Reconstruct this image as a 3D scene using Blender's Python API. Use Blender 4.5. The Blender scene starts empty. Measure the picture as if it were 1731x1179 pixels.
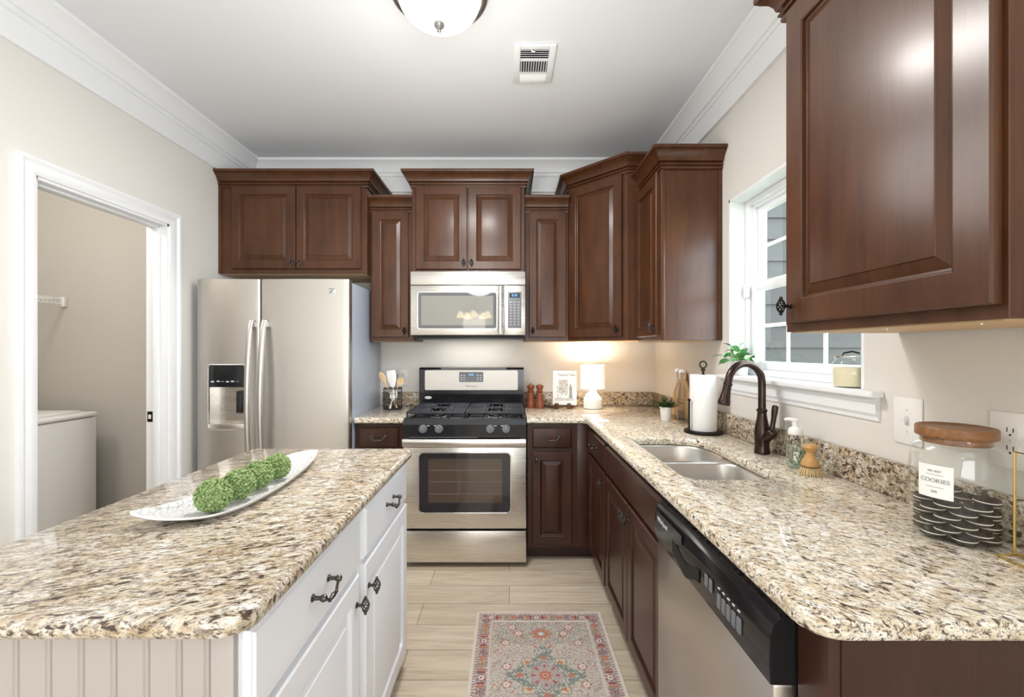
import bpy, bmesh, math, random
from mathutils import Vector, Matrix
PI = math.pi
R_ = random.Random(7)
SC = bpy.context.scene
C = SC.collection
# ------------------------------------------------------------------ room sizes (metres)
XL, XR, YB, YR, H = -1.97, 1.12, 3.38, -4.2, 2.785
CT, CB = 0.915, 0.880            # worktop top and underside
CAMZ, F = 1.339, 742.0
# ------------------------------------------------------------------ camera
cd = bpy.data.cameras.new('camera'); cam = bpy.data.objects.new('camera', cd); C.objects.link(cam)
cam.location = (0, 0, CAMZ); cam.rotation_euler = (PI/2, 0, 0)
cd.sensor_width = 36; cd.lens = 36*F/1731; cd.shift_x = 4.5/1731; cd.shift_y = 2.5/1731; cd.clip_start = 0.03
SC.camera = cam
# ------------------------------------------------------------------ world, daylight, exposure
w = bpy.data.worlds.new('world'); SC.world = w; w.use_nodes = True
bg = w.node_tree.nodes['Background']; bg.inputs[0].default_value = (0.86, 0.93, 1.0, 1); bg.inputs[1].default_value = 7.0
vs = SC.view_settings; vs.view_transform = 'Standard'; vs.look = 'None'; vs.gamma = 1; vs.exposure = 0.76; vs.use_curve_mapping = False
def area(name, loc, rot, sx, sy, power, col):
    l = bpy.data.lights.new(name, 'AREA'); l.shape = 'RECTANGLE'; l.size = sx; l.size_y = sy; l.energy = power; l.color = col
    o = bpy.data.objects.new(name, l); C.objects.link(o); o.location = loc; o.rotation_euler = rot
    return o
# added area lights for assumed daylight behind the photographer
area('added_rear_daylight', (-0.45, YR+0.30, 1.05), (PI/2+1.0, 0, 0), 2.6, 1.9, 60, (0.90, 0.955, 1.0))
area('added_side_daylight', (XR-0.25, -1.5, 1.35), (PI/2+0.6, 0, PI/2), 1.8, 1.2, 45, (0.90, 0.955, 1.0))

# ================================================================== helpers
def nrm(v):
    v = Vector(v); return v.normalized()
class MB:
    """collects shapes into one mesh"""
    def __init__(s): s.bm = bmesh.new()
    def add(s, t, M=None, mi=0):
        if M is not None: t.transform(M)
        bmesh.ops.recalc_face_normals(t, faces=t.faces)
        if mi:
            for f in t.faces: f.material_index = mi
        me = bpy.data.meshes.new('t'); t.to_mesh(me); t.free(); s.bm.from_mesh(me); bpy.data.meshes.remove(me)
        return s
    def box(s, x0, x1, y0, y1, z0, z1, bev=0, M=None, mi=0, seg=2):
        t = bmesh.new(); bmesh.ops.create_cube(t, size=1)
        t.transform(Matrix.Translation(((x0+x1)/2, (y0+y1)/2, (z0+z1)/2)) @ Matrix.Diagonal((abs(x1-x0), abs(y1-y0), abs(z1-z0), 1)))
        if bev: bmesh.ops.bevel(t, geom=list(t.edges), offset=bev, segments=seg, profile=0.5, affect='EDGES')
        return s.add(t, M, mi)
    def rings(s, rings, M=None, mi=0, cap0=True, cap1=True, loop=False):
        t = bmesh.new(); vr = [[t.verts.new(p) for p in r] for r in rings]
        n = len(vr[0]); m = len(vr)
        for i in range(m if loop else m-1):
            a, b = vr[i], vr[(i+1) % m]
            for k in range(n):
                t.faces.new((a[k], a[(k+1) % n], b[(k+1) % n], b[k]))
        if not loop:
            if cap0: t.faces.new(vr[0])
            if cap1: t.faces.new(vr[-1])
        return s.add(t, M, mi)
    def tube(s, pts, r, seg=10, closed=False, M=None, mi=0, sy=1.0):
        pts = [Vector(p) for p in pts]; n = len(pts)
        rr = r if isinstance(r, (list, tuple)) else [r]*n
        T = []
        for i in range(n):
            a = pts[(i-1) % n] if (closed or i > 0) else pts[i]
            b = pts[(i+1) % n] if (closed or i < n-1) else pts[i]
            T.append(nrm(b-a))
        up = Vector((0, 0, 1)) if abs(T[0].z) < 0.9 else Vector((1, 0, 0))
        N = (up - T[0]*up.dot(T[0])).normalized(); rg = []
        for i in range(n):
            N = (N - T[i]*N.dot(T[i])).normalized(); B = T[i].cross(N)
            rg.append([pts[i] + (N*math.cos(2*PI*k/seg) + B*math.sin(2*PI*k/seg)*sy)*rr[i] for k in range(seg)])
        return s.rings(rg, M, mi, loop=closed)
    def lathe(s, prof, seg=32, M=None, mi=0, cap0=True, cap1=True, loop=False):
        rg = [[(max(r, 1e-5)*math.cos(2*PI*k/seg), max(r, 1e-5)*math.sin(2*PI*k/seg), z) for k in range(seg)] for r, z in prof]
        return s.rings(rg, M, mi, cap0, cap1, loop)
    def ball(s, c, r, M=None, mi=0, u=16, v=10, sc=(1, 1, 1)):
        t = bmesh.new(); bmesh.ops.create_uvsphere(t, u_segments=u, v_segments=v, radius=r)
        t.transform(Matrix.Translation(c) @ Matrix.Diagonal((*sc, 1)))
        return s.add(t, M, mi)
    def ico(s, c, r, sub=1, mi=0, M=None):
        t = bmesh.new(); bmesh.ops.create_icosphere(t, subdivisions=sub, radius=r); t.transform(Matrix.Translation(c)); return s.add(t, M, mi)
    def prism(s, poly, z0, z1, M=None, mi=0, bev=0):
        t = bmesh.new(); b = [t.verts.new((x, y, z0)) for x, y in poly]; u = [t.verts.new((x, y, z1)) for x, y in poly]
        t.faces.new(b); t.faces.new(u); n = len(poly)
        for k in range(n): t.faces.new((b[k], b[(k+1) % n], u[(k+1) % n], u[k]))
        if bev:
            bmesh.ops.recalc_face_normals(t, faces=t.faces)
            bmesh.ops.bevel(t, geom=[e for e in t.edges if e.calc_face_angle(0) > 0.5], offset=bev, segments=2, profile=0.5, affect='EDGES')
        return s.add(t, M, mi)
    def panel(s, w, h, prof, M=None, mi=0):
        """concentric rectangles: (inset, depth y); first is the back"""
        return s.rings([[(i, y, i), (w-i, y, i), (w-i, y, h-i), (i, y, h-i)] for i, y in prof], M, mi)
    def sweep(s, path, prof, sgn=1, M=None, mi=0):
        """closed profile (offset, z) carried along a plan path with mitred corners"""
        P = [Vector(p) for p in path]; n = len(P); rg = []
        for i in range(n):
            d0 = (P[i]-P[i-1]).normalized() if i else (P[1]-P[0]).normalized()
            d1 = (P[i+1]-P[i]).normalized() if i < n-1 else d0
            n0 = Vector((-d0.y, d0.x))*sgn; n1 = Vector((-d1.y, d1.x))*sgn
            m = (n0+n1).normalized(); m = m/max(0.2, m.dot(n0))
            rg.append([(P[i].x+m.x*o, P[i].y+m.y*o, z) for o, z in prof])
        return s.rings(rg, M, mi)
    def face(s, pts, M=None, mi=0):
        t = bmesh.new(); t.faces.new([t.verts.new(p) for p in pts]); return s.add(t, M, mi)
    def build(s, name, mats, smooth=True, ang=38):
        me = bpy.data.meshes.new(name); s.bm.to_mesh(me); s.bm.free()
        for m in (mats if isinstance(mats, (list, tuple)) else [mats]): me.materials.append(m)
        if smooth:
            me.polygons.foreach_set('use_smooth', [True]*len(me.polygons)); me.set_sharp_from_angle(angle=math.radians(ang))
        return me
def offset_poly(P, d):
    n = len(P); out = []
    A = sum(P[i][0]*P[(i+1) % n][1]-P[(i+1) % n][0]*P[i][1] for i in range(n)); sg = 1 if A > 0 else -1
    for i in range(n):
        a, b, c = Vector(P[i-1]), Vector(P[i]), Vector(P[(i+1) % n])
        d0 = (b-a).normalized(); d1 = (c-b).normalized()
        n0 = Vector((-d0.y, d0.x))*sg; n1 = Vector((-d1.y, d1.x))*sg
        m = (n0+n1).normalized(); m = m/max(0.3, m.dot(n0)); out.append((b.x+m.x*d, b.y+m.y*d))
    return out
def fillet(P, rad, seg=6):
    """round each corner of a polygon with its own radius"""
    out = []; n = len(P)
    for i in range(n):
        r = rad[i] if isinstance(rad, (list, tuple)) else rad
        a, b, c = Vector(P[i-1]), Vector(P[i]), Vector(P[(i+1) % n])
        if r <= 0: out.append((b.x, b.y)); continue
        u = (a-b).normalized(); v = (c-b).normalized(); th = u.angle(v); L = r/math.tan(th/2)
        p = b+u*L; q = b+v*L; o = b+(u+v).normalized()*(r/math.sin(th/2))
        a0 = math.atan2(p.y-o.y, p.x-o.x); a1 = math.atan2(q.y-o.y, q.x-o.x); da = (a1-a0+PI) % (2*PI)-PI
        for k in range(seg+1):
            t = a0+da*k/seg; out.append((o.x+r*math.cos(t), o.y+r*math.sin(t)))
    return out
def fill(mb, outer, holes, z, M=None, mi=0):
    t = bmesh.new(); es = []
    for poly in [outer]+holes:
        vs_ = [t.verts.new((x, y, z)) for x, y in poly]
        for k in range(len(vs_)): es.append(t.edges.new((vs_[k], vs_[(k+1) % len(vs_)])))
    bmesh.ops.triangle_fill(t, use_beauty=True, use_dissolve=False, edges=es); return mb.add(t, M, mi)
def slab(mb, outer, holes, zt, zb, e=0.007):
    """stone slab with eased edges and cut-outs"""
    lv = [(e, zt), (e*0.3, zt-e*0.3), (0, zt-e), (0, zb+e), (e*0.3, zb+e*0.3), (e, zb)]
    mb.rings([[(x, y, z) for x, y in offset_poly(outer, i)] for i, z in lv], cap0=False, cap1=False)
    hs = []
    for h in holes:
        mb.rings([[(x, y, z) for x, y in offset_poly(h, -i)] for i, z in lv], cap0=False, cap1=False); hs.append(offset_poly(h, -e))
    fill(mb, offset_poly(outer, e), hs, zt); fill(mb, offset_poly(outer, e), hs, zb)
    bmesh.ops.remove_doubles(mb.bm, verts=mb.bm.verts, dist=1e-5); bmesh.ops.recalc_face_normals(mb.bm, faces=mb.bm.faces)
def frame(o, u, n):
    """local x runs along u, local -y points out along n, local z is up"""
    u = nrm(u); n = nrm(n); z = Vector((0, 0, 1))
    return Matrix(((u.x, -n.x, z.x, o[0]), (u.y, -n.y, z.y, o[1]), (u.z, -n.z, z.z, o[2]), (0, 0, 0, 1)))
def T(x, y, z): return Matrix.Translation((x, y, z))
def RX(a): return Matrix.Rotation(a, 4, 'X')
def RY(a): return Matrix.Rotation(a, 4, 'Y')
def RZ(a): return Matrix.Rotation(a, 4, 'Z')
WO = {}
def props(o, label, cat, group=None, kind=None):
    if label: o['label'] = label
    if cat: o['category'] = cat
    if group: o['group'] = group
    if kind: o['kind'] = kind
def thing(name, loc, label, cat, group=None, kind=None):
    o = bpy.data.objects.new(name, None); C.objects.link(o); o.location = loc; o.empty_display_size = 0.05
    props(o, label, cat, group, kind); WO[o.name] = Vector(loc); return o
def part(parent, name, mb, mats=None, label=None, smooth=True, ang=38, kind=None):
    me = mb.build(name, mats, smooth, ang) if isinstance(mb, MB) else mb
    loc = WO[parent.name]; me.transform(Matrix.Translation(-loc))
    o = bpy.data.objects.new(name, me); C.objects.link(o); o.parent = parent; WO[o.name] = loc
    props(o, label, None, None, kind); return o
def inst(parent, name, me, M, label=None):
    o = bpy.data.objects.new(name, me); C.objects.link(o); o.parent = parent
    o.matrix_basis = Matrix.Translation(-WO[parent.name]) @ M; WO[o.name] = WO[parent.name]
    if label: o['label'] = label
    return o
def single(name, mb, mats, loc, label=None, cat=None, group=None, kind=None, smooth=True, ang=38):
    me = mb.build(name, mats, smooth, ang); me.transform(Matrix.Translation(-Vector(loc)))
    o = bpy.data.objects.new(name, me); C.objects.link(o); o.location = loc; props(o, label, cat, group, kind); WO[o.name] = Vector(loc); return o
def dup(root, loc, rot=(0, 0, 0), label=None, group=None):
    r = root.copy(); C.objects.link(r); r.location = loc; r.rotation_euler = rot
    if label: r['label'] = label
    if group: r['group'] = group
    for ch in list(root.children):
        c = ch.copy(); C.objects.link(c); c.parent = r
        for g in list(ch.children):
            d = g.copy(); C.objects.link(d); d.parent = c
    return r
def text_mesh(s, size, M, mat, name='lettering', align='CENTER', ext=0.0004, sx=1.0):
    """flat raised lettering; local x reads left to right, local z is up, faces local -y"""
    cu = bpy.data.curves.new('txt', 'FONT'); cu.body = s; cu.size = size; cu.align_x = align; cu.align_y = 'CENTER'; cu.extrude = ext; cu.resolution_u = 3
    o = bpy.data.objects.new('txt', cu); C.objects.link(o); bpy.context.view_layer.update()
    me = bpy.data.meshes.new_from_object(o.evaluated_get(bpy.context.evaluated_depsgraph_get()))
    bpy.data.objects.remove(o); bpy.data.curves.remove(cu)
    me.name = name; me.materials.clear(); me.materials.append(mat)
    me.transform(M @ RX(PI/2) @ Matrix.Diagonal((sx, 1, 1, 1))); return me

# ================================================================== materials
def mat(name, col=(0.8, 0.8, 0.8), rough=0.5, metal=0.0, coat=0.0, coat_r=0.1, spec=0.5, emit=None, es=0.0, sub=0.0, trans=0.0, ior=1.45):
    m = bpy.data.materials.new(name); m.use_nodes = True; b = m.node_tree.nodes['Principled BSDF']; I = b.inputs
    I['Base Color'].default_value = (*col, 1); I['Roughness'].default_value = rough; I['Metallic'].default_value = metal
    I['Coat Weight'].default_value = coat; I['Coat Roughness'].default_value = coat_r; I['Specular IOR Level'].default_value = spec
    I['Transmission Weight'].default_value = trans; I['IOR'].default_value = ior
    if emit: I['Emission Color'].default_value = (*emit, 1); I['Emission Strength'].default_value = es
    if sub: I['Subsurface Weight'].default_value = sub; I['Subsurface Scale'].default_value = 0.02
    return m
class NT:
    def __init__(s, m): s.m = m; s.t = m.node_tree; s.b = s.t.nodes['Principled BSDF']
    def n(s, typ, **kw):
        x = s.t.nodes.new(typ)
        for k, v in kw.items():
            if k in x.inputs.keys(): x.inputs[k].default_value = v
            else: setattr(x, k, v)
        return x
    def l(s, a, b): s.t.links.new(a, b)
    def coords(s, scale=(1, 1, 1), rot=(0, 0, 0), kind='Object'):
        c = s.n('ShaderNodeTexCoord'); mp = s.n('ShaderNodeMapping'); mp.inputs['Scale'].default_value = scale; mp.inputs['Rotation'].default_value = rot
        s.l(c.outputs[kind], mp.inputs['Vector']); return mp.outputs[0]
    def noise(s, v, scale, detail=4, rough=0.55, dist=0.0):
        x = s.n('ShaderNodeTexNoise'); x.inputs['Scale'].default_value = scale; x.inputs['Detail'].default_value = detail
        x.inputs['Roughness'].default_value = rough; x.inputs['Distortion'].default_value = dist; s.l(v, x.inputs['Vector']); return x.outputs['Fac']
    def ramp(s, f, stops):
        r = s.n('ShaderNodeValToRGB'); e = r.color_ramp.elements
        while len(e) < len(stops): e.new(0.5)
        for k, (p, c) in enumerate(stops): e[k].position = p; e[k].color = (*c, 1) if not isinstance(c, (int, float)) else (c, c, c, 1)
        s.l(f, r.inputs[0]); return r.outputs[0]
    def mix(s, f, a, b, mode='MIX'):
        x = s.n('ShaderNodeMix', data_type='RGBA', blend_type=mode)
        for sock, v in ((x.inputs[0], f), (x.inputs[6], a), (x.inputs[7], b)):
            if isinstance(v, (int, float)): sock.default_value = v
            elif isinstance(v, tuple): sock.default_value = (*v, 1)
            else: s.l(v, sock)
        return x.outputs[2]
    def bump(s, f, st, dist=0.002):
        x = s.n('ShaderNodeBump'); x.inputs['Strength'].default_value = st; x.inputs['Distance'].default_value = dist; s.l(f, x.inputs['Height']); s.l(x.outputs[0], s.b.inputs['Normal'])
    def col(s, c): s.l(c, s.b.inputs['Base Color'])
def granite(name, ang, stretch, scale=1.0, warm=1.0, thr=0.0, bright=1.0):
    m = mat(name, rough=0.07, spec=0.55); k = NT(m)
    def flow(a, st, seed):                       # turn first, then stretch, so the streaks follow the turned direction
        v = k.coords((1, 1, 1), (0, 0, -a)); mp = k.n('ShaderNodeMapping'); mp.inputs['Scale'].default_value = (scale, scale*st, scale*2.0); mp.inputs['Location'].default_value = (seed, seed*1.7, seed*0.6); k.l(v, mp.inputs['Vector']); return mp.outputs[0]
    v, v2, v3 = flow(ang, stretch, 0.0), flow(ang+0.12, 1+(stretch-1)*0.7, 3.1), flow(ang, 1.25, 7.7)
    B = bright
    c = k.ramp(k.noise(v2, 16, 5, 0.6, 0.3), [(0.34, (0.50*B, 0.40*B*0.99, 0.26*B)), (0.46, (0.64*B, 0.565*B, 0.44*B)), (0.56, (0.74*B, 0.69*B, 0.60*B)), (0.68, (0.80*B, 0.78*B, 0.74*B))])
    c = k.mix(k.ramp(k.noise(v3, 7, 3, 0.5), [(0.50, 0), (0.62, 0.5*warm)]), c, (0.56*B, 0.42*B, 0.24*B))
    n1 = k.noise(v, 24, 6, 0.66, 0.75)
    c = k.mix(k.ramp(n1, [(0.47+thr, 0), (0.54+thr, 0.62*warm), (0.60+thr, 0.9)]), c, (0.36, 0.245, 0.14))
    c = k.mix(k.ramp(k.noise(v2, 40, 5, 0.7, 0.4), [(0.53+thr, 0), (0.58+thr, 0.8)]), c, (0.25, 0.205, 0.17))
    c = k.mix(k.ramp(n1, [(0.555+thr, 0), (0.60+thr, 0.96)]), c, (0.050, 0.036, 0.030))
    c = k.mix(k.ramp(k.noise(v, 62, 5, 0.7, 0.5), [(0.555+thr, 0), (0.60+thr, 0.85)]), c, (0.075, 0.058, 0.050)); k.col(c); return m
M_gran_i = granite('granite_island', 0.34, 3.0, 1.45, 0.75, -0.002, 0.96)
M_gran_r = granite('granite_run', -0.75, 2.0, 2.0, 0.25, 0.010, 1.2)
M_gran_b = granite('granite_backsplash', -0.5, 1.6, 1.5, 1.3, -0.005, 0.9)
def cherry(name, a, b, g=(0, 0, 0), rough=0.34):
    m = mat(name, rough=rough, coat=0.22, coat_r=0.20, spec=0.38); k = NT(m); v = k.coords((9, 9, 0.9)); c = k.mix(k.ramp(k.noise(v, 3.0, 5, 0.6, 0.4), [(0.3, 0), (0.7, 1)]), a, b)
    v2 = k.coords((60, 60, 3)); c = k.mix(k.ramp(k.noise(v2, 3, 3, 0.6), [(0.45, 0), (0.75, 0.35)]), c, tuple(x*0.55 for x in a))
    v3 = k.coords((2.5, 2.5, 1.6)); c = k.mix(k.ramp(k.noise(v3, 2.2, 2, 0.5), [(0.40, 0), (0.70, 0.45)]), c, tuple(x*1.35 for x in b)); k.col(c); return m
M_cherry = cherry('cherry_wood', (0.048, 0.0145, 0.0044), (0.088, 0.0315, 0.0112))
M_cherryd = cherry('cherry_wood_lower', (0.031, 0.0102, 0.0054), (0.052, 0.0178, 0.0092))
M_under = mat('maple_underside', (0.62, 0.42, 0.22), 0.5)
M_dark = mat('toe_kick_dark_wood', (0.035, 0.013, 0.009), 0.5)  # even dark brown wood for toe kicks and the end seam
M_white = mat('white_trim_paint', (0.86, 0.87, 0.885), 0.35)
M_cabw = mat('white_cabinet_paint', (0.87, 0.88, 0.91), 0.35)
M_bead_shaded = mat('shade_tinted_white_beadboard', (0.43, 0.385, 0.36), 0.4)  # white island paint darkened: the end panel's shade is put into its colour
def plaster(name, col, st=0.05):
    m = mat(name, col, 0.75, spec=0.25); k = NT(m); k.bump(k.noise(k.coords(), 160, 3), st, 0.001); return m
M_wall = plaster('cream_wall_paint', (0.76, 0.735, 0.69)); M_wallr = plaster('warm_white_wall_paint', (0.72, 0.69, 0.645))
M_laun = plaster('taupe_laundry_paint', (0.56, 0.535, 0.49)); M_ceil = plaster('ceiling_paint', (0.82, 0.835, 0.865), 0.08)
def steel(name, col, rough, axis):
    m = mat(name, col, rough, 1.0); k = NT(m); sc = [2, 2, 2]; 
    for a in range(3):
        if a != axis: sc[a] = 260
    f = k.noise(k.coords(tuple(sc)), 1.0, 3, 0.6); k.bump(f, 0.05, 0.0004)
    r = k.n('ShaderNodeMapRange'); r.inputs['To Min'].default_value = rough-0.06; r.inputs['To Max'].default_value = rough+0.08; k.l(f, r.inputs[0]); k.l(r.outputs[0], k.b.inputs['Roughness'])
    return m
M_ss = steel('stainless_brushed', (0.70, 0.67, 0.63), 0.27, 0); M_ssv = steel('stainless_brushed_fridge', (0.60, 0.575, 0.54), 0.38, 2)
M_ssy = steel('stainless_dishwasher', (0.62, 0.58, 0.54), 0.30, 1)
M_fascia = steel('stainless_fascia', (0.55, 0.52, 0.48), 0.45, 0); M_sink = mat('sink_steel', (0.62, 0.60, 0.57), 0.30, 1.0); M_polish = mat('polished_steel', (0.80, 0.79, 0.77), 0.16, 1.0)
M_fside = mat('fridge_side_grey', (0.40, 0.45, 0.53), 0.30, 0.0, 0.3)
M_black = mat('black_gloss', (0.012, 0.012, 0.014), 0.10); M_blackm = mat('black_satin', (0.018, 0.018, 0.020), 0.35); M_iron = mat('cast_iron', (0.030, 0.033, 0.042), 0.38)
M_bglass = mat('smoked_glass', (0.020, 0.018, 0.022), 0.04, coat=0.5, coat_r=0.02)
M_grey = mat('grey_plastic', (0.16, 0.165, 0.18), 0.4); M_lgrey = mat('light_grey_print', (0.62, 0.63, 0.65), 0.5)
M_bronze = mat('oil_rubbed_bronze', (0.060, 0.042, 0.036), 0.22, 0.85); M_knob = mat('pewter_hardware', (0.105, 0.095, 0.090), 0.28, 0.9); M_kdark = mat('dark_hardware', (0.028, 0.024, 0.022), 0.35, 0.8)
M_nickel = mat('brushed_nickel_lamp_metal', (0.50, 0.49, 0.47), 0.3, 1.0)
M_lcd = mat('blue_display', (0.02, 0.05, 0.1), 0.3, emit=(0.25, 0.55, 1.0), es=0.9); M_lcdoff = mat('display_dark', (0.01, 0.012, 0.02), 0.15)
M_plast = mat('white_plastic', (0.84, 0.82, 0.79), 0.35); M_paper = mat('white_paper', (0.86, 0.85, 0.83), 0.8)
M_ceram = mat('white_ceramic', (0.86, 0.85, 0.83), 0.22); M_beech = mat('beech_wood', (0.68, 0.47, 0.27), 0.5); M_acacia = None
def wood(name, a, b, sc=(3, 30, 30), rough=0.42):
    m = mat(name, rough=rough); k = NT(m); k.col(k.mix(k.ramp(k.noise(k.coords(sc), 2.5, 5, 0.6, 0.8), [(0.3, 0), (0.7, 1)]), a, b)); return m
M_acacia = wood('acacia_lid_wood', (0.16, 0.068, 0.025), (0.31, 0.145, 0.058)); M_bamboo = wood('bamboo_wood', (0.45, 0.24, 0.08), (0.60, 0.36, 0.14), (30, 30, 3)); M_mill = wood('red_mill_wood', (0.20, 0.048, 0.018), (0.29, 0.080, 0.032), (30, 30, 4), 0.3)
M_board = wood('board_wood', (0.46, 0.28, 0.13), (0.62, 0.42, 0.22), (30, 4, 4)); M_stand = wood('walnut_stand', (0.085, 0.035, 0.018), (0.15, 0.065, 0.03))
M_brass = mat('brass', (0.72, 0.53, 0.20), 0.25, 1.0)
def glass(name, tint=(1, 1, 1), refl=1.0, rough=0.0):
    m = bpy.data.materials.new(name); m.use_nodes = True; t = m.node_tree; t.nodes.clear()
    o = t.nodes.new('ShaderNodeOutputMaterial'); a = t.nodes.new('ShaderNodeBsdfTransparent'); g = t.nodes.new('ShaderNodeBsdfGlossy'); f = t.nodes.new('ShaderNodeFresnel'); x = t.nodes.new('ShaderNodeMixShader')
    a.inputs[0].default_value = (*tint, 1); g.inputs['Roughness'].default_value = rough; g.inputs[0].default_value = (refl, refl, refl, 1); f.inputs[0].default_value = 1.45
    ge = t.nodes.new('ShaderNodeNewGeometry'); mu = t.nodes.new('ShaderNodeMath'); mu.operation = 'MULTIPLY_ADD'; mu.inputs[1].default_value = -1; mu.inputs[2].default_value = 1
    m2 = t.nodes.new('ShaderNodeMath'); m2.operation = 'MULTIPLY'; t.links.new(ge.outputs['Backfacing'], mu.inputs[0]); t.links.new(mu.outputs[0], m2.inputs[0]); t.links.new(f.outputs[0], m2.inputs[1])
    t.links.new(m2.outputs[0], x.inputs[0]); t.links.new(a.outputs[0], x.inputs[1]); t.links.new(g.outputs[0], x.inputs[2]); t.links.new(x.outputs[0], o.inputs[0]); return m
M_glass = glass('clear_glass', (0.985, 0.99, 0.985)); M_pane = glass('window_glass', (0.97, 0.99, 0.99), 0.6); M_bottle = glass('bottle_glass', (0.93, 0.92, 0.89)); M_soapg = glass('soap_bottle_plastic', (0.93, 0.96, 0.95))
M_frost = mat('lit_frosted_glass', (0.95, 0.94, 0.90), 0.35, emit=(1.0, 0.96, 0.88), es=1.1)
M_shade = mat('lit_linen_shade', (0.92, 0.90, 0.86), 0.8, emit=(1.0, 0.94, 0.85), es=0.28)
M_wax = mat('cream_wax', (0.80, 0.74, 0.53), 0.5, sub=0.2); M_leaf = mat('leaf_green', (0.055, 0.22, 0.055), 0.4); M_leafp = mat('leaf_pale', (0.42, 0.55, 0.34), 0.4); M_succ = mat('succulent_green', (0.06, 0.10, 0.03), 0.5); M_stem = mat('leaf_stem', (0.22, 0.36, 0.12), 0.5)
M_soil = mat('potting_soil', (0.04, 0.025, 0.015), 0.9); M_bris = mat('bristle_tan', (0.66, 0.50, 0.26), 0.7); M_soap = glass('soap_liquid', (0.90, 0.95, 0.93)); M_prt = mat('herb_print', (0.10, 0.24, 0.10), 0.5)
M_cook = mat('chocolate_wafer', (0.018, 0.010, 0.008), 0.8, spec=0.15); M_cream = mat('cream_filling', (0.86, 0.81, 0.72), 0.5)
M_ink = mat('black_ink', (0.05, 0.05, 0.05), 0.7); M_inkg = mat('grey_ink', (0.33, 0.32, 0.30), 0.7); M_inkl = mat('pale_grey_ink', (0.60, 0.58, 0.54), 0.7)
def mossmat():
    m = mat('moss_green', rough=0.75); k = NT(m); v = k.coords(); k.col(k.ramp(k.noise(v, 90, 4, 0.7), [(0.3, (0.10, 0.17, 0.05)), (0.5, (0.25, 0.36, 0.13)), (0.72, (0.44, 0.52, 0.28))])); k.bump(k.noise(v, 420, 3), 0.8, 0.002); return m
M_moss = mossmat()
def traymat():
    m = mat('embossed_white_glaze', (0.78, 0.775, 0.765), 0.25); k = NT(m); x = k.n('ShaderNodeTexVoronoi', feature='DISTANCE_TO_EDGE'); x.inputs['Scale'].default_value = 62; k.l(k.coords((1.25, 1, 0.2), (0, 0, 0.3)), x.inputs['Vector'])
    k.bump(k.ramp(x.outputs[0], [(0.0, 0), (0.22, 1)]), 0.9, 0.004); return m
M_tray = traymat()
def floormat():
    m = mat('pale_oak_planks', rough=0.42); k = NT(m); v = k.coords()
    br = k.n('ShaderNodeTexBrick', offset=0.37, squash=1.0); br.inputs['Scale'].default_value = 1.0; br.inputs['Brick Width'].default_value = 1.22; br.inputs['Row Height'].default_value = 0.178
    br.inputs['Mortar Size'].default_value = 0.0016; br.inputs['Color1'].default_value = (0.2, 0.2, 0.2, 1); br.inputs['Color2'].default_value = (0.8, 0.8, 0.8, 1); br.inputs['Mortar'].default_value = (0, 0, 0, 1); br.inputs['Bias'].default_value = 0.0
    k.l(v, br.inputs['Vector']); c = k.ramp(br.outputs['Color'], [(0.0, (0.53, 0.435, 0.325)), (0.5, (0.63, 0.535, 0.415)), (1.0, (0.72, 0.625, 0.505))])
    g = k.noise(k.coords((2.2, 26, 1)), 1.4, 6, 0.62, 1.2); c = k.mix(k.ramp(g, [(0.38, 0), (0.68, 0.55)]), c, (0.36, 0.275, 0.19))
    g2 = k.noise(k.coords((1.0, 7, 1)), 2.4, 3, 0.5, 0.6); c = k.mix(k.ramp(g2, [(0.45, 0), (0.75, 0.5)]), c, (0.70, 0.61, 0.50))
    c = k.mix(br.outputs['Fac'], c, (0.16, 0.12, 0.08)); k.col(c); return m
M_floor = floormat()
M_siding = mat('grey_lap_siding', (0.42, 0.44, 0.43), 0.7)
def sid():
    k = NT(M_siding); f = k.noise(k.coords((3, 60, 60)), 2, 5, 0.6, 1.0); k.col(k.mix(f, (0.0215, 0.0205, 0.0185), (0.0285, 0.0273, 0.025))); k.bump(f, 0.3, 0.003)
sid()

# ================================================================== setting
WT = 0.16
single('floor', MB().box(XL-1.7, XR+0.02, YR-0.1, YB+0.1, -0.1, 0), M_floor, (0, 0, 0), kind='structure', smooth=False)
single('ceiling', MB().box(XL-1.7, XR+0.16, YR-0.1, YB+0.1, H, H+0.1), M_ceil, (0, 0, H), kind='structure', smooth=False)
single('wall_back', MB().box(XL, XR, YB, YB+0.1, 0, H), M_wall, (0, YB, 0), kind='structure', smooth=False)
single('wall_rear', MB().box(XL-0.12, XR+WT, YR-0.1, YR, 0, H), M_wall, (0, YR, 0), kind='structure', smooth=False)
DY0, DY1, DZ = 1.815, 2.545, 2.07           # laundry doorway
b = MB(); b.box(XL-0.12, XL, YR, DY0, 0, H); b.box(XL-0.12, XL, DY1, YB+0.1, 0, H); b.box(XL-0.12, XL, DY0, DY1, DZ, H)
single('wall_left', b, M_wall, (XL, 0, 0), kind='structure', smooth=False)
WY0, WY1, WZ0, WZ1 = 1.385, 2.24, 1.215, 2.10   # sink window
b = MB(); b.box(XR, XR+WT, YR, WY0, 0, H); b.box(XR, XR+WT, WY1, YB+0.1, 0, H); b.box(XR, XR+WT, WY0, WY1, 0, WZ0-0.02); b.box(XR, XR+WT, WY0, WY1, WZ1, H)
single('wall_right', b, M_wallr, (XR, 0, 0), kind='structure', smooth=False)
# laundry room behind the doorway
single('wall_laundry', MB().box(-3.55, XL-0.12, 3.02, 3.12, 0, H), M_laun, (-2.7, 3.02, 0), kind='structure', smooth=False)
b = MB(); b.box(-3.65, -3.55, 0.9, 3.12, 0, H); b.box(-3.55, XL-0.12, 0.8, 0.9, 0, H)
single('wall_laundry_side', b, M_laun, (-3.55, 2, 0), kind='structure', smooth=False)
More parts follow.
